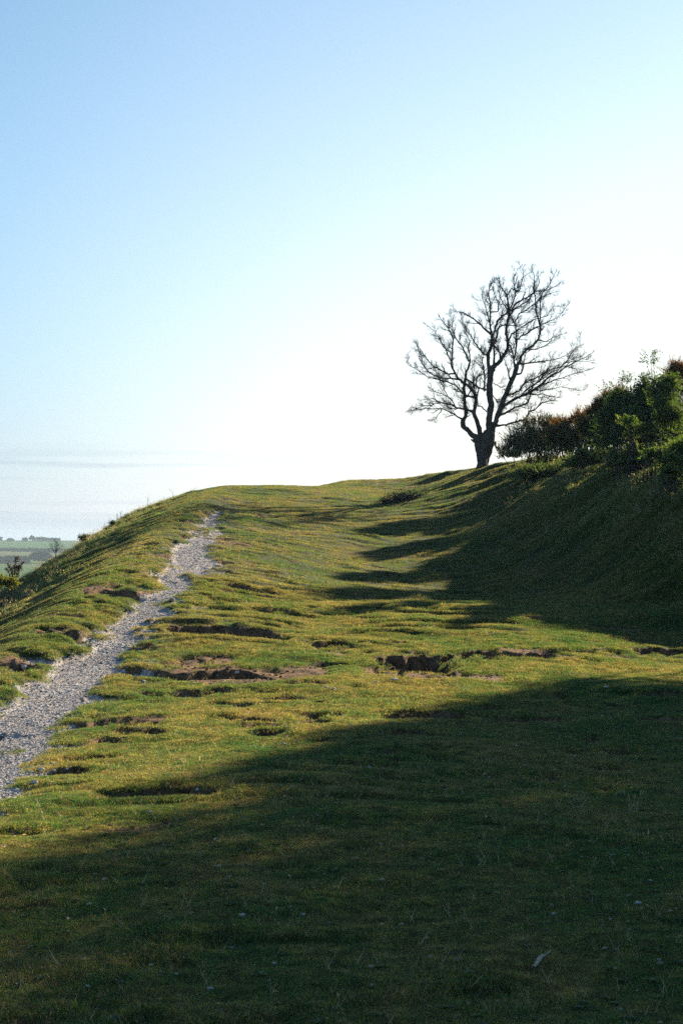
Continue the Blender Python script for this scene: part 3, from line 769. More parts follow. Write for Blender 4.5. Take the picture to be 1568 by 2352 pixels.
LIMBS = [  # first named main stems; each: parent, depth drift, [(x, y, half width)]
 ('LA', None, 1.1, [(605,1400,30),(562,1372,23),(522,1327,20),(492,1302,22),(490,1262,21),(512,1230,15),(515,1180,15),(507,1120,14),(505,1070,14),(500,1020,13),(503,985,13),(512,930,12),(515,880,10),(535,840,11),(546,800,9),(518,750,8),(495,700,8),(460,650,7),(428,600,6),(410,550,5),(405,500,4),(415,450,3)]),
 ('LB', None, -.8, [(628,1385,26),(620,1320,20),(600,1260,18),(577,1200,17),(588,1130,16),(595,1080,16),(570,1030,14),(545,1000,12),(500,960,12),(455,935,11),(430,890,10),(402,830,9),(405,760,8),(410,700,7),(415,640,6),(400,580,6),(375,530,5),(340,490,4),(315,460,3)]),
 ('LC', None, .3, [(700,1370,34),(694,1290,26),(700,1220,27),(712,1150,27),(703,1080,26),(700,1010,27),(705,940,26),(713,870,25),(727,840,22),(762,815,18),(795,780,16),(815,740,14),(840,700,13),(845,640,12),(825,580,11),(835,520,11),(850,450,11),(852,400,11),(845,340,10),(838,280,8),(800,230,5),(780,190,4),(770,165,3)]),
 ('LD', None, -1.2, [(720,1325,28),(745,1280,21),(762,1220,20),(790,1140,20),(820,1070,20),(850,1000,20),(880,930,20),(905,862,20),(932,800,12),(952,750,11),(990,700,11),(1040,670,11),(1080,625,10),(1097,580,9),(1095,520,8),(1078,450,7),(1062,390,7),(1058,310,6),(1050,250,5),(1048,190,4),(1050,120,3),(1030,70,2)]),
 ('LE', 'LD', 1.5, [(762,1235,16),(782,1190,14),(815,1140,13),(870,1108,12),(940,1070,11),(1010,1045,11),(1060,1008,10),(1110,970,9),(1160,922,8),(1220,890,7),(1290,842,6),(1350,810,5),(1420,775,4),(1500,732,2)]),
 ('LF', 'LD', -.4, [(745,1298,14),(790,1297,9),(830,1293,8),(890,1275,8),(940,1258,8),(985,1250,8),(1010,1190,7),(1060,1170,6),(1110,1122,5),(1150,1110,4),(1195,1100,3)]),
 ('A1', 'LA', -1, [(480,1245,10),(430,1215,7),(385,1190,6),(325,1165,5),(270,1168,4),(200,1165,4),(150,1172,3),(80,1182,2)]),
 ('A1c','A1', .3, [(325,1168,4),(318,1190,4),(287,1225,3),(276,1262,2)]),
 ('B1', 'LB', .8, [(577,1188,14),(545,1182,11),(500,1170,10),(440,1160,9),(410,1135,7),(375,1130,6),(310,1118,5),(270,1130,4),(240,1140,4),(180,1142,3),(130,1165,3),(75,1187,2)]),
 ('B1b','B1', -.6, [(440,1160,7),(410,1110,6),(370,1070,5),(330,1050,4),(290,1040,4),(240,1010,3)]),
 ('B1c','B1b', .4, [(370,1070,5),(340,1000,4),(310,940,4),(290,905,3),(275,860,2)]),
 ('B1d','B1', .3, [(310,1116,4),(255,1085,3),(180,1098,2)]),
 ('B2', 'LB', -.9, [(595,1080,12),(545,1070,10),(505,1058,10),(470,1020,8),(440,990,7),(380,960,6),(300,937,5),(230,925,4),(170,890,4),(120,852,3),(60,822,3),(60,790,2)]),
 ('B3', 'LB', .9, [(455,935,9),(400,928,7),(340,935,6),(280,910,6),(225,880,6),(190,840,5),(150,780,4),(148,720,3),(128,660,2)]),
 ('B4', 'LB', -.9, [(430,890,8),(380,895,8),(330,870,7),(270,840,6),(220,790,5),(180,740,4),(150,690,3),(125,655,2)]),
 ('B6', 'LB', .8, [(403,800,7),(370,740,6),(350,680,5),(320,640,5),(290,590,4),(270,560,3),(210,510,2)]),
 ('B7', 'LA', -.8, [(548,800,7),(545,740,6),(530,690,5),(545,640,4),(530,600,3),(500,560,3),(485,500,2)]),
 ('B8', 'LB', .9, [(598,1080,9),(615,1020,7),(595,970,6),(600,925,6),(640,900,5),(655,880,4)]),
 ('B9', 'LA', -.6, [(512,930,9),(560,960,9),(610,1000,8),(655,1015,8)]),
 ('B10','LA', .7, [(505,1080,8),(530,1060,7),(560,1010,6),(575,960,5),(570,900,4),(560,850,3),(590,790,2)]),
 ('C1', 'LC', .9, [(702,880,20),(688,790,15),(690,730,14),(712,680,14),(720,620,13),(716,580,11),(702,500,9),(705,430,8),(705,370,7),(700,310,6),(692,250,5),(700,200,4),(730,165,2)]),
 ('C2', 'C1', -.8, [(690,745,9),(655,742,9),(620,700,7),(580,645,6),(560,605,5),(525,565,4),(492,490,3),(480,440,2)]),
 ('C3', 'C1', .8, [(715,590,11),(665,545,9),(620,500,8),(580,465,7),(510,420,5),(460,405,3),(410,400,2)]),
 ('C4', 'C1', -1, [(720,610,10),(745,540,9),(757,480,9),(790,450,8),(830,420,8),(870,395,8),(910,335,7),(960,310,7),(1010,285,6),(1060,250,5),(1110,238,4),(1170,230,3),(1240,190,2)]),
 ('C5', 'LC', -.6, [(735,835,11),(737,760,9),(732,700,9),(742,640,8),(760,590,7),(765,540,6),(800,510,5),(860,515,4),(930,510,3),(990,480,2)]),
 ('C5b','LC', .3, [(790,785,11),(778,725,9),(752,690,9),(728,660,8)]),
 ('C6', 'LC', .8, [(850,405,8),(880,340,7),(898,290,6),(900,230,6),(890,180,5),(890,130,4),(912,90,2)]),
 ('C7', 'LC', -.8, [(850,405,8),(815,350,6),(785,300,5),(770,240,4),(770,170,2)]),
 ('C8', 'C1', .6, [(702,500,7),(680,420,5),(665,360,4),(640,300,3),(650,230,2)]),
 ('C9', 'C1', -.6, [(705,410,7),(765,405,6),(770,330,5),(742,280,4),(722,220,3),(710,190,2)]),
 ('C10','LC', -.7, [(850,450,9),(890,390,7),(950,350,6),(1000,320,5),(1050,250,4),(1090,180,3),(1080,120,2)]),
 ('C11','LC', .9, [(838,280,7),(870,220,5),(930,250,4),(950,180,4),(965,120,3),(960,60,2)]),
 ('D1', 'LD', .8, [(905,865,13),(890,800,9),(883,740,8),(870,690,8),(848,660,8)]),
 ('D2', 'D1', -.8, [(888,790,9),(905,700,8),(912,640,8),(940,600,7),(1000,570,6),(1060,532,6),(1110,510,5),(1160,485,4),(1220,460,3),(1262,420,2),(1315,352,2)]),
 ('D3', 'D2', .9, [(908,650,8),(905,540,7),(902,480,6),(930,420,6),(990,390,5),(1040,350,5),(1100,300,4),(1155,272,3),(1215,250,2)]),
 ('D4', 'LC', -.9, [(845,650,9),(870,580,7),(920,550,6),(1000,492,5),(1070,460,4),(1150,440,3),(1200,360,2),(1260,368,1.5)]),
 ('D5', 'LD', .7, [(1092,500,7),(1100,420,6),(1095,340,5),(1112,260,5),(1150,220,4),(1190,150,3),(1215,100,2)]),
 ('D6', 'LD', -.7, [(930,815,9),(970,815,7),(1040,805,6),(1100,797,5),(1170,790,4),(1250,770,3),(1320,735,2)]),
 ('D7', 'LD', .8, [(1080,630,7),(1140,640,4),(1200,605,3),(1280,580,2)]),
 ('D8', 'LD', -.4, [(985,705,7),(1040,702,5),(1120,680,4),(1170,645,3)]),
 ('D9', 'LD', .8, [(900,900,10),(945,890,8),(962,850,7),(968,790,5),(985,730,4),(1030,690,3)]),
 ('D10','LD', -.8, [(870,950,9),(850,900,6),(838,850,5),(822,800,3),(815,760,2)]),
 ('E1', 'LE', -.7, [(1010,1047,8),(1070,1058,6),(1120,1050,5),(1170,1070,4),(1240,1078,3)]),
 ('E2', 'LD', -.8, [(768,1225,12),(840,1190,9),(890,1160,8),(940,1142,7),(1000,1120,7),(1015,1070,6),(1030,1040,5)]),
 ('E3', 'LD', .9, [(800,1120,11),(830,1065,9),(880,1050,8),(930,1030,7),(960,980,7),(1010,945,7),(1070,920,6),(1120,890,5),(1200,850,4),(1280,832,4),(1370,852,3),(1440,862,2)]),
 ('E4', 'LE', -.8, [(1060,1006,8),(1120,975,6),(1180,955,5),(1250,930,4),(1330,900,3),(1400,880,2),(1500,852,2)]),
 ('E5', 'LE', .9, [(945,1068,9),(985,1020,7),(1050,975,6),(1120,930,5),(1190,880,4),(1250,840,3),(1320,790,3),(1400,760,2)]),
 ('E6', 'LE', -.6, [(1160,920,6),(1230,872,5),(1310,785,4),(1360,700,3),(1410,662,2),(1412,590,1.2)]),
 ('E7', 'LE', .6, [(1065,1015,5),(1120,1022,4),(1180,1012,3),(1240,998,3),(1300,1000,3),(1370,1015,2),(1420,1025,1.6),(1455,1008,1)]),
 ('E8', 'LE', -.8, [(880,1105,8),(930,1080,8),(1000,1040,7),(1040,990,6),(1110,920,5),(1160,850,4),(1180,790,3),(1200,740,2)]),
 ('E9', 'LE', .8, [(1290,842,5),(1330,800,4),(1390,790,3),(1450,800,2),(1500,790,1.6)]),
 ('F2', 'LF', .2, [(1022,1188,5),(1050,1202,3),(1078,1198,2)]),
 ('G1', 'LC', -.3, [(675,1190,7),(642,1152,6),(600,1145,5)]),
 ('G2', 'LC', -.3, [(722,1060,5),(742,1085,4),(770,1120,4),(785,1108,3)]),
 ('H1', 'LC', .6, [(660,1030,9),(662,940,9),(655,870,8),(642,800,6),(636,750,4),(640,690,3)]),
 ('K1', 'LC', -.3, [(728,965,5),(755,980,4),(785,997,3)]),
]

def build_tree():
    base = trunk_pt(632, 1690)
    root = empty('bare_tree', base, 'leafless gnarled old tree standing alone on the brow against the sky', 'tree')
    o0 = base
    T = Tubes()
    random.seed(5)
    def stem(pts, k=12, lump=.16):
        # resample for bark lumps
        P = [trunk_pt(a, b, d) for a, b, w, d in pts]; Rr = [w * UNIT * .78 for a, b, w, d in pts]
        PP = []; RR = []
        for i in range(len(P) - 1):
            for f in (0, .25, .5, .75):
                PP.append(P[i].lerp(P[i + 1], f)); RR.append(Rr[i] + (Rr[i + 1] - Rr[i]) * f)
        PP.append(P[-1]); RR.append(Rr[-1]); T.add(PP, RR, k, lump)
    stem([(585,1765,120,0),(610,1705,76,0),(630,1645,50,0),(636,1590,40,0),(630,1530,44,0),(622,1460,50,0),(615,1415,48,0),(612,1385,34,0),(606,1370,18,0)])
    stem([(690,1745,80,.1),(670,1680,54,.1),(664,1620,34,.1),(670,1560,38,.1),(685,1500,48,.1),(697,1440,50,.1),(705,1390,48,.1),(712,1350,42,.1),(720,1310,34,.1),(722,1270,20,.1)])
    stem([(645,1700,60,-.12),(648,1640,42,-.12),(650,1560,38,-.15),(655,1480,40,-.15),(662,1410,40,-.12),(668,1365,34,-.1),(672,1335,16,-.1)])
    stem([(640,1660,40,-.2),(610,1700,40,-.25),(560,1745,26,-.3),(520,1765,10,-.3)], 8)
    stem([(680,1650,30,.0),(697,1690,26,0),(715,1730,18,0)], 8)
    stem([(735,1450,30,.0),(744,1440,14,.0),(748,1420,6,.0)], 7)
    stem([(585,1420,24,0),(562,1412,10,0),(553,1405,4,0)], 7)
    stem([(672,1640,9,-.34),(668,1560,8,-.36),(678,1470,8,-.38),(672,1430,7,-.4),(690,1400,7,-.4),(720,1345,6,-.38)], 6)
    link('trunk', T.mesh('trunk', [M_bark], True, o0), root)
    lines = {}
    order = LIMBS
    for name, par, drift, pts in order:
        n = len(pts)
        d0 = 0.0
        if par:
            pp = lines[par]
            j = min(range(len(pp)), key=lambda i: (pp[i][0] - pts[0][0]) ** 2 + (pp[i][1] - pts[0][1]) ** 2)
            d0 = pp[j][3]
        lines[name] = [(a, b, w, d0 + drift * (i / (n - 1)) ** .8 * min(1, n / 6)) for i, (a, b, w) in enumerate(pts)]
    segs = []
    def wig(P, RR, amp):
        o1 = []; r1 = []
        for i in range(len(P) - 1):
            for f in (0, .34, .67):
                q = P[i].lerp(P[i + 1], f)
                if f: q += Vector((random.gauss(0, amp), random.gauss(0, amp), random.gauss(0, amp)))
                o1.append(q); r1.append((RR[i] + (RR[i + 1] - RR[i]) * f) * random.uniform(.9, 1.12))
        o1.append(P[-1]); r1.append(RR[-1]); return o1, r1
    for name, l in lines.items():
        P = [trunk_pt(a, b, d) for a, b, w, d in l]; RR = [max(w * (.84 if w < 13 else .95), 1.1) * UNIT for a, b, w, d in l]
        P, RR = wig(P, RR, .009)
        t = Tubes(); t.add(P, RR, 8 if RR[0] > .05 else 6, .12)
        link('branch', t.mesh('branch', [M_bark], True, o0), root)
        segs.append((P, RR))
    # twigs: three orders growing out of every traced limb
    tw = Tubes()
    cen = trunk_pt(720, 1120)
    def grow(p, d, ln, r, lev):
        n = max(3, int(ln / .09)); P = [p]; q = p.copy(); dd = d.copy()
        for i in range(n):
            outw = (q - cen); outw.normalize()
            dd = dd + Vector((random.gauss(0, .13), random.gauss(0, .13), random.gauss(0, .13))) + outw * .06 + Vector((0, 0, .09))
            dd.normalize(); q = q + dd * (ln / n); P.append(q.copy())
        e = .0021 if lev else .0025
        RR = [r + (e - r) * i / n for i in range(n + 1)]
        tw.add(P, RR, 4 if r > .008 else 3)
        if lev < 2:
            k = int(ln / (.043 if lev == 0 else .06))
            for _ in range(k):
                i = random.randint(1, n - 1) if n > 2 else 1
                t = (P[i + 1] - P[i]).normalized()
                s = t.cross(Vector((random.gauss(0, 1), random.gauss(0, 1), random.gauss(0, 1)))).normalized()
                grow(P[i], (t + s * random.uniform(.5, 1.0)).normalized(), ln * random.uniform(.28, .55), max(RR[i] * .7, .003), lev + 1)
    for P, RR in segs:
        tot = sum((P[i + 1] - P[i]).length for i in range(len(P) - 1)); acc = 0; nxt = random.uniform(.1, .3)
        for i in range(1, len(P) - 1):
            acc += (P[i] - P[i - 1]).length
            if acc > nxt and RR[i] < .068:
                nxt = acc + random.uniform(.018, .055) * (1.0 if RR[i] < .03 else 2.0)
                t = (P[i + 1] - P[i]).normalized()
                s = t.cross(Vector((random.gauss(0, 1), random.gauss(0, 1), random.gauss(0, 1)))).normalized()
                grow(P[i], (t + s * random.uniform(.6, 1.1)).normalized(), random.uniform(.2, .62) * (.6 + .5 * (1 - acc / tot)), min(RR[i] * .55, .014), 0)
        t = (P[-1] - P[-2]).normalized()
        for _ in range(3): grow(P[-1], (t + Vector((random.gauss(0, .25), random.gauss(0, .25), random.gauss(0, .25)))).normalized(), random.uniform(.10, .24), max(RR[-1] * .8, .004), 1)
    o = link('twigs', tw.mesh('twigs', [M_twig], False, o0), root); o['kind'] = 'stuff'
    print('TWIG FACES', len(tw.F))
build_tree()

# ================================================================== SHRUBS
def unit(v): return v / np.maximum(np.linalg.norm(v, axis=-1, keepdims=True), 1e-9)

def card_cloud(Pc, Dr, size, aspect=.5, fold=.25, seed=0):
    """leaf cards: two triangles folded on the midrib, one per point"""
    n = len(Pc); r = np.random.default_rng(seed)
    s = unit(np.cross(Dr, r.normal(size=(n, 3)))); nn = np.cross(Dr, s)
    L_ = (size * r.uniform(.6, 1.3, n))[:, None]
    tip = Pc + Dr * L_; mid = Pc + Dr * L_ * .45
    a = mid + s * L_ * aspect * .5 + nn * L_ * fold * .4; b = mid - s * L_ * aspect * .5 + nn * L_ * fold * .4
    V = np.stack([Pc, a, tip, b], 1).reshape(-1, 3)
    i = np.arange(n)[:, None] * 4
    F = np.concatenate([i + np.array([[0, 1, 2]]), i + np.array([[0, 2, 3]])])
    return V, F, np.repeat(r.random(n), 4)

def lobes_points(lobes, n, r, shell=.55):
    """points in a union of ellipsoid lobes (cx, cy, cz, rx, ry, rz), biased to the outside; returns points and outward directions"""
    lb = np.array(lobes); w = lb[:, 3] * lb[:, 5] + .02; w = w / w.sum()
    k = r.choice(len(lb), n, p=w)
    d = unit(r.normal(size=(n, 3))); d[:, 2] = np.abs(d[:, 2]) * 1.0 - .25 * r.random(n)
    rad = shell + (1 - shell) * r.random(n) ** .5
    rad = rad * (1 + .16 * r.normal(size=n))
    q = lb[k, :3] + d * rad[:, None] * lb[k, 3:]
    return q, unit(d / np.maximum(lb[k, 3:], .05))

def spiky(lobes, seed, n=16):
    """small uneven heads standing out of the top of a shrub"""
    r = random.Random(seed); out = list(lobes)
    for _ in range(n):
        l = r.choice(lobes); a = r.uniform(-1.1, 1.1)
        h = l[5] * math.cos(a) * r.uniform(.85, 1.12)
        out.append((l[0] + l[3] * math.sin(a), l[1] + r.uniform(-.5, .5) * l[4], l[2] + h, r.uniform(.06, .15), r.uniform(.06, .15), r.uniform(.14, .34)))
    return out

def shrub(name, label, cat, base, lobes, kind, n, mats, seed, group=None, size=.035, shoot=.2, shell=.55, twn=40, mat2=None, frac2=0.0, mat2_above=.5):
    """base: foot on the ground; lobes relative to it in metres"""
    r = np.random.default_rng(seed); random.seed(seed)
    root = empty(name, base, label, cat, group)
    if kind == 'gorse' or n > 1500: lobes = spiky(lobes, seed, 22)
    q, d = lobes_points(lobes, n, r, shell)
    # keep feet near the ground
    gz = height(q[:, 0] + base[0], q[:, 1] + base[1]) - base[2]
    k = q[:, 2] > gz - .02; q, d = q[k], d[k]
    up = np.array([0, 0, 1.0])
    if kind == 'gorse':          # upright spiny shoots clad in short needles
        dr = unit(d * .55 + up * .75 + r.normal(size=d.shape) * .28)
        m = 26; t = np.tile(np.linspace(0, 1, m), (len(q), 1))
        ln = (shoot * r.uniform(.5, 1.35, len(q)))[:, None, None]
        pc = q[:, None, :] + dr[:, None, :] * ln * t[..., None]
        nd = unit(dr[:, None, :] * .75 + r.normal(size=(len(q), m, 3)) * .6)
        P = pc.reshape(-1, 3); D = nd.reshape(-1, 3)
        sz = size * (1.15 - .6 * t.reshape(-1))
        V, F, bl = card_cloud(P, D, sz, .34, .2, seed)
        shoot_id = np.repeat(r.random(len(q)), m * 4); bl = bl * .5 + shoot_id * .5
        hgt = P[:, 2]
    else:                        # leafy sprays
        dr = unit(d * .8 + up * .45 + r.normal(size=d.shape) * .5)
        m = 12; t = np.tile(np.linspace(0, 1, m), (len(q), 1))
        ln = (shoot * r.uniform(.5, 1.4, len(q)))[:, None, None]
        pc = q[:, None, :] + dr[:, None, :] * ln * t[..., None] - up * (ln * t[..., None] ** 2 * .25)
        nd = unit(dr[:, None, :] * .5 + r.normal(size=(len(q), m, 3)))
        P = pc.reshape(-1, 3); D = nd.reshape(-1, 3)
        V, F, bl = card_cloud(P, D, np.full(len(P), size), .75, .3, seed)
        shoot_id = np.repeat(r.random(len(q)), m * 4); bl = bl * .5 + shoot_id * .5
    fm = None; ml = [mats]
    if mat2 is not None:
        ml.append(mat2); nc = len(P)
        top = sstep(mat2_above, mat2_above + .35, P[:, 2] / max(l[2] + l[5] for l in lobes) + .25 * fbm(P[:, 0] * 2, P[:, 1] * 2, seed, 2))
        pick = (np.repeat(r.random(len(q)), nc // len(q)) < top * frac2)
        fm = np.concatenate([pick, pick]).astype(int)
    o = link('foliage', mesh_np('foliage', V, [F], ml, fm, False, {'bl': bl}), root); o['kind'] = 'stuff'
    print(name, seed, 'cards', len(P))
    # woody stems rising from the foot into the lobes
    T = Tubes(); lb = lobes
    for _ in range(twn):
        l = random.choice(lb)
        e = Vector((l[0] + random.gauss(0, .5) * l[3], l[1] + random.gauss(0, .5) * l[4], l[2] + random.uniform(-.2, .8) * l[5]))
        s = Vector((l[0] * .6 + random.gauss(0, .12), l[1] * .6 + random.gauss(0, .12), 0)); s.z = ground(s.x + base[0], s.y + base[1]) - base[2] - .03
        mdl = s.lerp(e, .5) + Vector((random.gauss(0, .06), random.gauss(0, .06), random.gauss(0, .05)))
        T.add([s, s.lerp(mdl, .5) + Vector((random.gauss(0, .02), 0, 0)), mdl, mdl.lerp(e, .55), e], [.016, .013, .010, .007, .004], 4)
    o = link('stems', T.mesh('stems', [M_twig], False), root); o['kind'] = 'stuff'
    return root

def foot(px, Y, dx=0):
    x = (px - CX) / FPX * Y + dx
    return Vector((x, Y, ground(x, Y)))

def lob(px, py, Y, rx, rz, base, ry=None):
    """a lobe of foliage centred on what is seen at (px, py), radii in photograph pixels"""
    c = pt(px, py, Y) - base; k = Y / FPX
    return (c.x, c.y, c.z, rx * k, (ry if ry else rx * k * .9), rz * k)

random.seed(3)
b = foot(1215, 54)
shrub('gorse_bush', 'dark green gorse bush right beside the bare tree', 'bush', b,
      [lob(1195,1025,54,38,45,b), lob(1240,1015,54.4,42,42,b), lob(1165,1050,54,18,22,b), lob(1275,1020,54,40,40,b), lob(1215,1050,53.5,60,26,b), lob(1240,1040,53.5,66,34,b)], 'gorse', 2300, M_gorse, 21, 'gorse bushes on the bank', .055, .24, .4, mat2=M_rust, frac2=.5, mat2_above=.75)
b = foot(1330, 50)
shrub('gorse_bush', 'low gorse bush with rusty brown tops, second along the bank from the bare tree', 'bush', b,
      [lob(1310,1015,50,40,32,b), lob(1350,1005,50,38,40,b), lob(1290,1030,49.5,34,32,b), lob(1340,1040,49,60,28,b)], 'gorse', 2300, M_gorse, 22, 'gorse bushes on the bank', .055, .24, .4, mat2=M_rust, frac2=1, mat2_above=.45)
b = foot(1400, 46)
shrub('gorse_bush', 'orange-brown gorse bush leaning against the tall dark thorn', 'bush', b,
      [lob(1385,985,46,34,44,b), lob(1410,960,46.4,26,40,b), lob(1360,1005,45.6,28,30,b), lob(1400,1020,45,50,40,b)], 'gorse', 2200, M_gorse, 23, 'gorse bushes on the bank', .052, .24, .4, mat2=M_rust, frac2=1, mat2_above=.4)
b = foot(1465, 42)
shrub('hawthorn_bush', 'tall dark hawthorn thicket with loose leafy sprays rising into the sky', 'bush', b,
      [lob(1465,955,42,62,58,b), lob(1425,985,41.6,48,46,b), lob(1500,960,42,46,56,b), lob(1450,1020,41,75,50,b), lob(1510,1010,41,55,55,b)], 'leaf', 5200, M_haw, 24, None, .042, .22, .5, 60)
b2 = foot(1490, 42.5)
shrub('hawthorn_sapling', 'thin leafy hawthorn shoots standing highest above the thicket', 'sapling', b2,
      [lob(1492,835,42.5,14,30,b2), lob(1484,880,42.5,17,32,b2), lob(1500,880,42.5,26,14,b2), lob(1478,908,42.5,20,16,b2)], 'leaf', 110, M_haw, 25, None, .036, .22, .1, 14)
b2 = foot(1436, 42.2)
shrub('hawthorn_sapling', 'sparse leafy hawthorn spray reaching left from the thicket top', 'sapling', b2,
      [lob(1436,880,42.2,12,24,b2), lob(1405,893,42.2,30,6,b2), lob(1450,905,42.2,26,10,b2)], 'leaf', 75, M_haw, 26, None, .036, .2, .1, 10)
b = foot(1530, 39)
shrub('elder_bush', 'bright green sunlit leafy bush between the dark thicket and the rusty gorse', 'bush', b,
      [lob(1520,925,39,24,24,b), lob(1535,960,38.6,30,36,b), lob(1525,900,39.4,22,20,b), lob(1545,1000,38.5,34,40,b)], 'leaf', 1600, M_lime, 27, None, .034, .14, .5, 30)
b = foot(1585, 45)
shrub('gorse_bush', 'spiky purplish-brown gorse bush at the right edge, tallest of the gorse', 'bush', b,
      [lob(1545,885,45,9,24,b), lob(1568,890,45,22,36,b), lob(1590,900,45,36,48,b), lob(1590,960,45,50,50,b), lob(1620,930,45,50,60,b)], 'gorse', 1500, M_purple, 28, 'gorse bushes on the bank', .05, .26, .4, mat2=M_rust, frac2=.8, mat2_above=.25)
b = foot(1555, 33.5)
shrub('bramble_bush', 'sunlit bramble with pale young leaves hanging over the bank at the right edge', 'bush', b,
      [lob(1560,1040,33.5,26,26,b), lob(1540,1062,33,22,12,b), lob(1580,1050,33.5,34,36,b)], 'leaf', 560, M_lime, 29, 'brambles on the bank', .036, .18, .3, 24)
for px, py, Y, rx, rz, lbl, sd in ((1335,1045,44,14,12,'small bramble spray with yellow-green leaves catching the sun below the rusty gorse',31),
                               (1440,975,38.5,16,15,'pale sunlit bramble arching across the middle of the dark thicket',32),
                               (1450,1005,38.2,10,24,'narrow bramble shoot hanging down the front of the dark thicket',33),
                               (1480,990,38.2,12,10,'short pale bramble tip on the right half of the dark thicket',34),
                               (1495,1050,35,12,10,'little bramble on the grass below the right end of the thicket',35),
                               (1535,1090,32.5,14,8,'lowest bramble trailing in the grass near the right edge',36)):
    b = foot(px, Y)
    shrub('bramble_spray', lbl, 'bramble', b, [lob(px, py, Y, rx, rz, b)], 'leaf', 55, M_lime if sd != 33 else M_bram, sd, 'brambles on the bank', .05, .16, .1, 7)
# dark undergrowth at the foot of the thicket
for px, Y, lbl, sd, w, h in ((1250,50,'dark low scrub at the foot of the gorse nearest the tree',41,75,20),(1370,45,'dark low scrub beneath the rusty gorse',42,70,26),(1480,39,'dark low scrub beneath the tall thicket',43,80,34),(1580,35,'dark scrub behind the bramble at the right edge',44,60,40)):
    b = foot(px, Y); z0 = EYE
    cpy = HOR - (b.z - EYE) / Y * FPX
    shrub('low_scrub', lbl, 'scrub', b, [lob(px, cpy - h * .5, Y, w, h, b, 1.1), lob(px - w * .5, cpy - h * .4, Y, w * .5, h * .8, b, .9), lob(px + w * .5, cpy - h * .4, Y, w * .5, h, b, .9)], 'leaf', 1500, M_bram, sd, 'scrub along the bank', .045, .2, .3, 50)
# brash on the brow left of the tree
b = at(925, 1150)
shrub('brush_heap', 'low heap of grey dead bramble stems and green shoots on the brow', 'brush', b, [lob(905,1141,b.y,24,6,b,.5), lob(945,1134,b.y,30,6,b,.6), lob(880,1151,b.y,14,4,b,.3)], 'leaf', 90, M_bram, 51, None, .035, .12, .2, 130)
T = Tubes(); random.seed(9)
br = empty('dead_bramble', at(940, 1143), 'pale dead bramble canes sticking up from the brow left of the tree', 'bramble')
for i in range(110):
    a = pt(random.gauss(940, 24), 1140, br.location.y + random.uniform(-.5, .6)); a.z = ground(a.x, a.y) - .02
    e = a + Vector((random.gauss(0, .18), random.gauss(0, .12), random.uniform(.12, .42)))
    m_ = a.lerp(e, .6) + Vector((random.gauss(0, .04), 0, .04))
    T.add([a - br.location, m_ - br.location, e - br.location], [.007, .005, .003], 3)
o = link('canes', T.mesh('canes', [M_straw], False), br); o['kind'] = 'stuff'

# trees and thorns further along the bank, out of the picture to the right: they throw the long foreground shade
for px_x, Y, hh, ww, lbl, sd in ((10.3, 29.2, 4.6, 1.6, 'thorn at the far end of the row outside the picture', 61), (11.2, 26.4, 6.8, 2.4, 'tallest thorn of the row outside the picture', 62), (11.5, 23.2, 6.6, 2.4, 'middle thorn of the row outside the picture', 63), (11.4, 19.2, 6.0, 2.3, 'thorn nearer the camera in the row outside the picture', 64), (11.2, 15.4, 5.0, 2.1, 'thorn nearest the camera outside the picture', 65)):
    b = Vector((px_x, Y, ground(px_x, Y)))
    shrub('hawthorn_bush', lbl, 'bush', b, [(0, 0, hh * .62, ww * .8, ww, hh * .42), (-ww * .45, .2, hh * .45, ww * .6, ww * .7, hh * .4), (ww * .5, -.2, hh * .5, ww * .7, ww * .7, hh * .42)], 'leaf', 3600 if sd < 64 else 1500, M_haw, sd, 'thorns on the bank', .09, .35, .35, 40)

# ================================================================== SMALL THINGS
def stone(px, py, r_px, lbl, sd, m=None, flat=.6, sink=.3):
    p = at(px, py)
    r = r_px * p.y / FPX
    o = link('stone', stone_mesh('stone', sd, m or M_chalk, flat, 2), None, (p.x, p.y, p.z + r * flat * (1 - sink)))
    o.scale = (r, r, r); o.rotation_euler = (random.gauss(0, .1), random.gauss(0, .1), random.uniform(0, 6.28))
    tag(o, lbl, 'stone', 'loose chalk stones')
random.seed(77)
for a in ((80,1802,9,'largest white chalk stone, at the near end of the path',1),(118,1800,4.5,'small white stone just right of the largest stone on the path',2),
          (652,1712,6,'round white stone alone on the turf at the edge of the long shade',3),(1391,1582,7,'white stone alone in the shade right of the big hollow',4),
          (565,1384,4,'bright little stone on the sunlit turf above the long dark hollow',5),(748,1581,5,'pale stone in the sunlit turf left below the big hollow',6),
          (757,1583,4,'small stone touching the one below the big hollow',7),(905,1562,9,'flat pale stone on the near lip of the big hollow',8),
          (196,1530,7,'pinkish stone lying in the middle of the path where it widens',9),(192,1611,9,'yellowish stone near the right edge of the path',10),
          (200,1587,6,'white stone on the path just above the yellowish one',11),(56,1543,8,'pale block in the bare soil left of the path',12),
          (330,1571,8,'grey stone where the path meets the grassy hump',13),(366,1557,3.5,'tiny white stone under the grassy hump beside the path',14),
          (545,1552,5,'white stone on the brown soil of the middle scrape',15),(237,1683,5,'pale stone on turf right of the path',16),
          (383,1327,6,'pale stone in the upper bend of the path',17),(395,1382,8,'large grey stone on the right margin of the upper path',18),
          (418,1386,6,'grey stone right beside the large one on the upper path',19),(1340,3,0,'',0),
          (560,1882,5,'flint in the shade below the near hollow',20),(620,1880,4,'small pale flint in the foreground shade',21),(103,2251,6,'pale flint in the turf at the lower left',22),
          (1513,2208,6,'pale flint in the turf at the lower right',23),(836,1905,5,'whitish flint in the central foreground shade',24),(345,1868,9,'flat grey flint below the near hollow',25),
          (47,1597,6,'stone on turf at the left edge of the path',26),(155,1775,4,'small stone in the grass above the near end of the path',27)):
    if a[2] == 0: continue
    stone(*a, m=M_chalkd if a[4] in (9, 10, 13, 18, 19, 20, 25) else M_chalk, flat=.35 if a[4] in (8, 25) else .65)

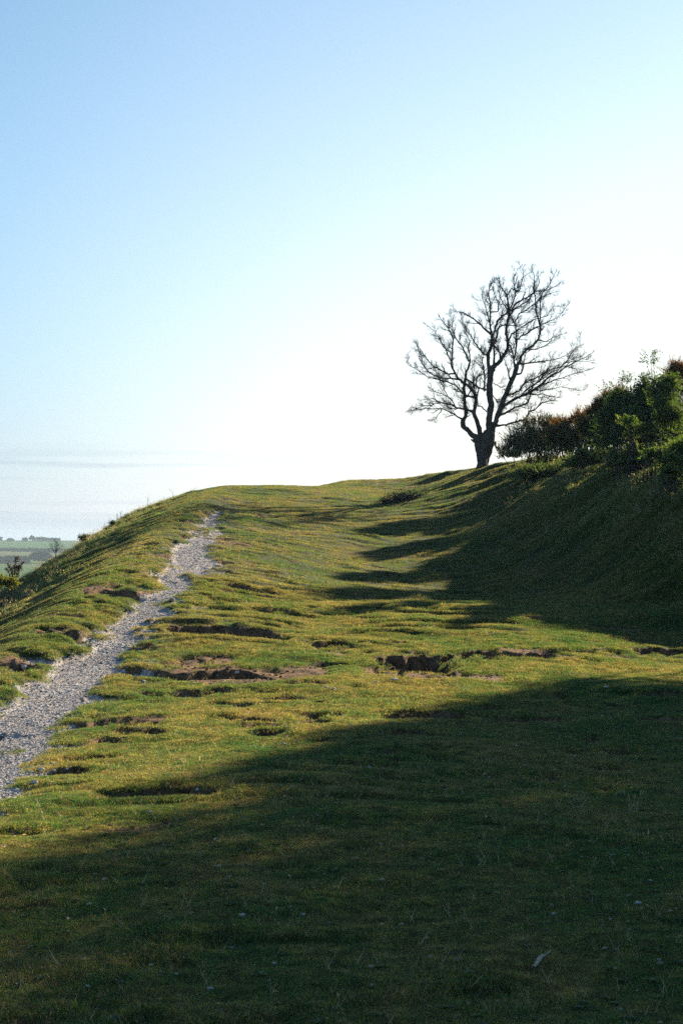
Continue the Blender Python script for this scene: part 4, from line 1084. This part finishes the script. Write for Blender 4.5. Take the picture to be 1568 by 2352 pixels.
# the bleached stick
p0, p1 = at(1224, 2236), at(1262, 2193)
mid = p0.lerp(p1, .5)
T = Tubes(); P = []; RR = []
for i in range(15):
    f = i / 14
    q = p0.lerp(p1, f) - mid; q.z += .022 + .006 * math.sin(f * 5)
    q.x += .0022 * math.sin(f * 9)
    P.append(q); RR.append((.0035 + .0055 * math.sin(min(f * 1.15 + .12, 1) * 3.14)) * random.uniform(.85, 1.15))
T.add(P, RR, 8, .1)
st = empty('stick', mid, 'pale bleached stick lying in the dark foreground grass', 'stick')
link('shaft', T.mesh('shaft', [M_wood]), st)
T = Tubes(); T.add([P[9], P[9] + Vector((.012, -.01, .012)), P[9] + Vector((.022, -.012, .02))], [.004, .003, .001], 5); link('snag', T.mesh('snag', [M_wood]), st)

# left brow: gorse seedling, bare sapling, broom, post, weed stalks
def brow(px, Y0=38.0, Y1=62.0):
    """the spot of the ground that makes the skyline at this place of the left slope"""
    Y = np.linspace(Y0, Y1, 400); X = (px - CX) / FPX * Y
    z = height(X, Y); k = int(np.argmax((z - EYE) / Y)); return Vector((X[k], Y[k] - .3, ground(X[k] * (Y[k] - .3) / Y[k], Y[k] - .3)))
b = brow(34, 36, 44); YG = b.y
g = empty('young_gorse', b, 'small dark gorse bush with brown knobbly shoots at the left brow', 'bush')
T = Tubes(); q = []; d = []
r = np.random.default_rng(71); random.seed(71)
for tips in ([(30,1340),(34,1318),(37,1300),(39,1285),(42,1292)], [(30,1340),(28,1322),(24,1310),(18,1302)], [(38,1338),(44,1318),(50,1303),(55,1297)], [(30,1330),(20,1318),(12,1312)], [(33,1325),(36,1310),(45,1306),(49,1312)],[(30,1330),(28,1315),(33,1306)],[(38,1335),(40,1320),(43,1308)]):
    P = [pt(a, c - 6, YG + random.uniform(-.1, .1)) - b for a, c in tips]; P[0].z = min(P[0].z, 0)
    T.add(P, [.012 - .002 * i for i in range(len(P))], 5)
    for i in range(1, len(P)):
        for _ in range(60):
            f = random.random(); q.append(tuple(P[i - 1].lerp(P[i], f) + Vector((random.gauss(0, .02),) * 1 + (random.gauss(0, .02), random.gauss(0, .02))))); d.append((random.gauss(0, 1), random.gauss(0, 1), random.gauss(.3, 1)))
V, F, bl = card_cloud(np.array(q), unit(np.array(d)), np.full(len(q), .05), .4, .2, 5)
o = link('foliage', mesh_np('foliage', V, [F], [M_purple], None, False, {'bl': bl}), g); o['kind'] = 'stuff'
o = link('stems', T.mesh('stems', [M_twig]), g); o['kind'] = 'stuff'

b = brow(132)
g = empty('bare_sapling', b, 'slender leafless sapling with fine twigs on the left brow', 'sapling')
T = Tubes(); random.seed(72)
top = pt(131, 1242, b.y) - b
st_ = [Vector((0, 0, -.05)), top * .35 + Vector((.01, 0, 0)), top * .7, top]
T.add(st_, [.013, .010, .006, .002], 6); link('trunk', T.mesh('trunk', [M_twig]), g)
T = Tubes()
for i in range(24):
    f = random.uniform(.22, .95); p = st_[3] * f; ln = (1.1 - f) * .36 + .05; a = random.random() * 6.283
    dd = Vector((math.cos(a), math.sin(a), random.uniform(.4, 1.2))).normalized(); P = [p]
    for _ in range(5):
        dd = (dd + Vector((random.gauss(0, .2), random.gauss(0, .2), random.gauss(.05, .15)))).normalized(); P.append(P[-1] + dd * ln / 5)
    T.add(P, [.005, .004, .003, .0025, .002, .0015], 3)
    for j in (2, 3, 4):
        e = (dd + Vector((random.gauss(0, .8), random.gauss(0, .8), random.gauss(0, .5)))).normalized(); T.add([P[j], P[j] + e * ln * .2, P[j] + e * ln * .38], [.003, .002, .0012], 3)
o = link('twigs', T.mesh('twigs', [M_twig]), g); o['kind'] = 'stuff'

b = foot(8, 35)
shrub('broom_bush', 'yellow-green broom bush at the left edge below the small gorse', 'bush', b, [lob(4,1345,35,22,20,b), lob(26,1342,35,10,14,b), lob(-20,1350,35,22,24,b)], 'leaf', 420, m_leaf('broom_leaves', ((.07, .10, .015), (.13, .15, .02), (.26, .24, .025)), .6, 'geo', 2), 73, None, .03, .12, .3, 14)
shrub('low_scrub', 'small green tussocky shrub on the left brow', 'scrub', brow(198), [(0,0,.05,.15,.12,.09)], 'leaf', 130, M_haw, 74, None, .03, .1, .2, 12)
shrub('low_scrub', 'tiny dark shrub clinging to the skyline of the left slope', 'scrub', brow(262), [(0,0,.03,.07,.07,.05)], 'leaf', 60, M_haw, 75, None, .03, .08, .2, 6)

b = brow(272)
T = Tubes(); T.add([Vector((0, 0, -.1)), Vector((.0, 0, .14)), Vector((.004, 0, .26)), Vector((0, 0, .29))], [.013, .012, .010, .004], 7, .1)
tag(link('fence_post', T.mesh('fence_post', [M_post]), None, b), 'single thin weathered post standing on the left brow', 'post')

random.seed(91)
def stalk(px, Y, h, lbl, forks=2):
    b = brow(px) if px < 500 else foot(px, Y); T = Tubes(); d = Vector((random.gauss(0, .12), 0, 1)).normalized()
    P = [Vector((0, 0, -.03)), d * h * .5, d * h + Vector((random.gauss(0, .03), 0, 0))]
    T.add(P, [.007, .005, .003], 4)
    for i in range(forks):
        s = P[1].lerp(P[2], random.uniform(-.6, .7)); e = s + Vector((random.choice((-1, 1)) * h * random.uniform(.12, .3), random.gauss(0, .05), h * random.uniform(.15, .35)))
        T.add([s, s.lerp(e, .5) + Vector((0, 0, -.01)), e], [.004, .003, .002], 3)
    tag(link('weed_stalk', T.mesh('weed_stalk', [M_straw]), None, b), lbl, 'weed', 'dead weed stalks on the skyline')
stalk(341, 48.6, .38, 'tallest dead weed stalk on the left skyline', 3)
stalk(281, 45, .28, 'forked dead stalk on the skyline above the tiny dark shrub', 4)
stalk(257, 43.6, .26, 'bent dead stalk left of the tiny dark shrub', 2)
stalk(400, 53.4, .28, 'thin dead stalk near the crest of the left skyline', 2)
stalk(242, 42.8, .2, 'shortest dead stalk low on the left skyline', 1)
stalk(380, 51.6, .16, 'short stalk between the two tall ones on the skyline', 1)
stalk(1320, 39.5, .5, 'tall dead stalk on the bank below the rusty gorse', 2)
stalk(1205, 46, .4, 'thin pale stalk on the bank just right of the tree', 1)
stalk(1525, 33.2, .3, 'leaning pale stalk on the grassy bank near the right edge', 1)
stalk(1485, 38, .8, 'tall grey dead stalk in front of the dark thicket', 5)

# ================================================================== ACROSS THE VALLEY
def far_tree(px, Y, w, h, lbl, sd, group, name='distant_tree'):
    """w, h in photograph pixels"""
    r = np.random.default_rng(sd)
    x = (px - CX) / FPX * Y; z = ground(x, Y); k = Y / FPX
    root = empty(name, (x, Y, z), lbl, 'tree' if name != 'distant_hedge' else 'hedge', group)
    n = max(3, int(w / 5)); lobes = [(r.uniform(-.5, .5) * w * k * .8, r.uniform(-3, 3), h * k * r.uniform(.4, .62), w * k * r.uniform(.28, .42), w * k * .3, h * k * r.uniform(.34, .46)) for _ in range(n)]
    m = int(140 + w * h * 1.6)
    q, d = lobes_points(lobes, m, r, .3); k_ = q[:, 2] > -.5; q, d = q[k_], d[k_]
    V, F, bl = card_cloud(q, unit(d + r.normal(size=d.shape) * .8), np.full(len(q), 2.6), .9, .3, sd)
    o = link('crown', mesh_np('crown', V, [F], [M_dist]), root)
    T = Tubes()
    T.add([Vector((0, 0, -1)), Vector((0, 0, h * k * .25)), Vector((.2, 0, h * k * .55))], [.7, .55, .3], 5)
    link('trunk', T.mesh('trunk', [M_bark]), root)
G = 'trees along the far skyline'
for i, (px, w, h, l) in enumerate(((0,8,9,'leftmost hazy tree on the far skyline'),(25,10,6,'low hazy tree, second from the left on the far skyline'),(58,7,8,'small hazy tree, third on the far skyline'),(76,12,12,'tall round hazy tree on the far skyline'),
        (98,22,14,'largest rounded hazy tree on the far skyline'),(118,9,9,'small hazy tree right of the largest one on the far skyline'),(132,10,8,'low hazy tree left of the gap on the far skyline'),(196,14,14,'tall left end of the hazy clump in the middle of the far skyline'),(212,20,9,'long low hazy tree beside the tall one on the far skyline'),
        (246,8,6,'small hazy tree right of the clump on the far skyline'),(276,13,12,'dark hazy tree near the hill slope on the far skyline'),(300,9,8,'faint tree low on the skyline nearest the slope'))):
    far_tree(px, 2420, w * (.8, 1.5, 1.1)[i % 3], h * (.85, .55, .7)[i % 3], l, 300 + i, G)
G = 'hedges across the valley'
for i, (px, Y, w, h, l) in enumerate(((12,1420,46,13,'blue-grey hedgerow trees at the left edge across the valley'),(58,1420,26,11,'low blue-grey trees between two taller clumps across the valley'),(97,1420,34,22,'tallest blue-grey clump of trees across the valley'),(135,1400,40,14,'blue-grey wood right of the tallest clump across the valley'),(172,1380,44,11,'blue-grey trees reaching the brow across the valley'),
        (20,1850,60,3,'thin far hedge line left part'),(80,1820,70,3.4,'thin far hedge line middle part'),(150,1780,80,4,'thin far hedge line right part'),(225,1740,60,4,'thin far hedge line near the slope'))):
    far_tree(px, Y, w, h, l, 330 + i, G, 'distant_hedge')

# ================================================================== HAZE
def box(name, x0, x1, y0, y1, z0, z1, m):
    V = [(x, y, z) for x in (x0, x1) for y in (y0, y1) for z in (z0, z1)]
    F = [(0, 1, 3, 2), (4, 6, 7, 5), (0, 4, 5, 1), (2, 3, 7, 6), (0, 2, 6, 4), (1, 5, 7, 3)]
    return link(name, mesh_np(name, V, [F], [m]))
mh = bpy.data.materials.new('haze'); mh.use_nodes = True; mh.node_tree.nodes.clear()
pv = mh.node_tree.nodes.new('ShaderNodeVolumePrincipled'); pv.inputs['Density'].default_value = .00014; pv.inputs['Color'].default_value = (.62, .80, 1, 1); pv.inputs['Anisotropy'].default_value = .3
mo = mh.node_tree.nodes.new('ShaderNodeOutputMaterial'); mh.node_tree.links.new(pv.outputs[0], mo.inputs['Volume'])
hz = None
if HAZE:
    hz = box('haze', -46000, 46000, -300, 6600, -140, 60, mh); hz['kind'] = 'stuff'; hz['label'] = 'thin blue haze over the valley'
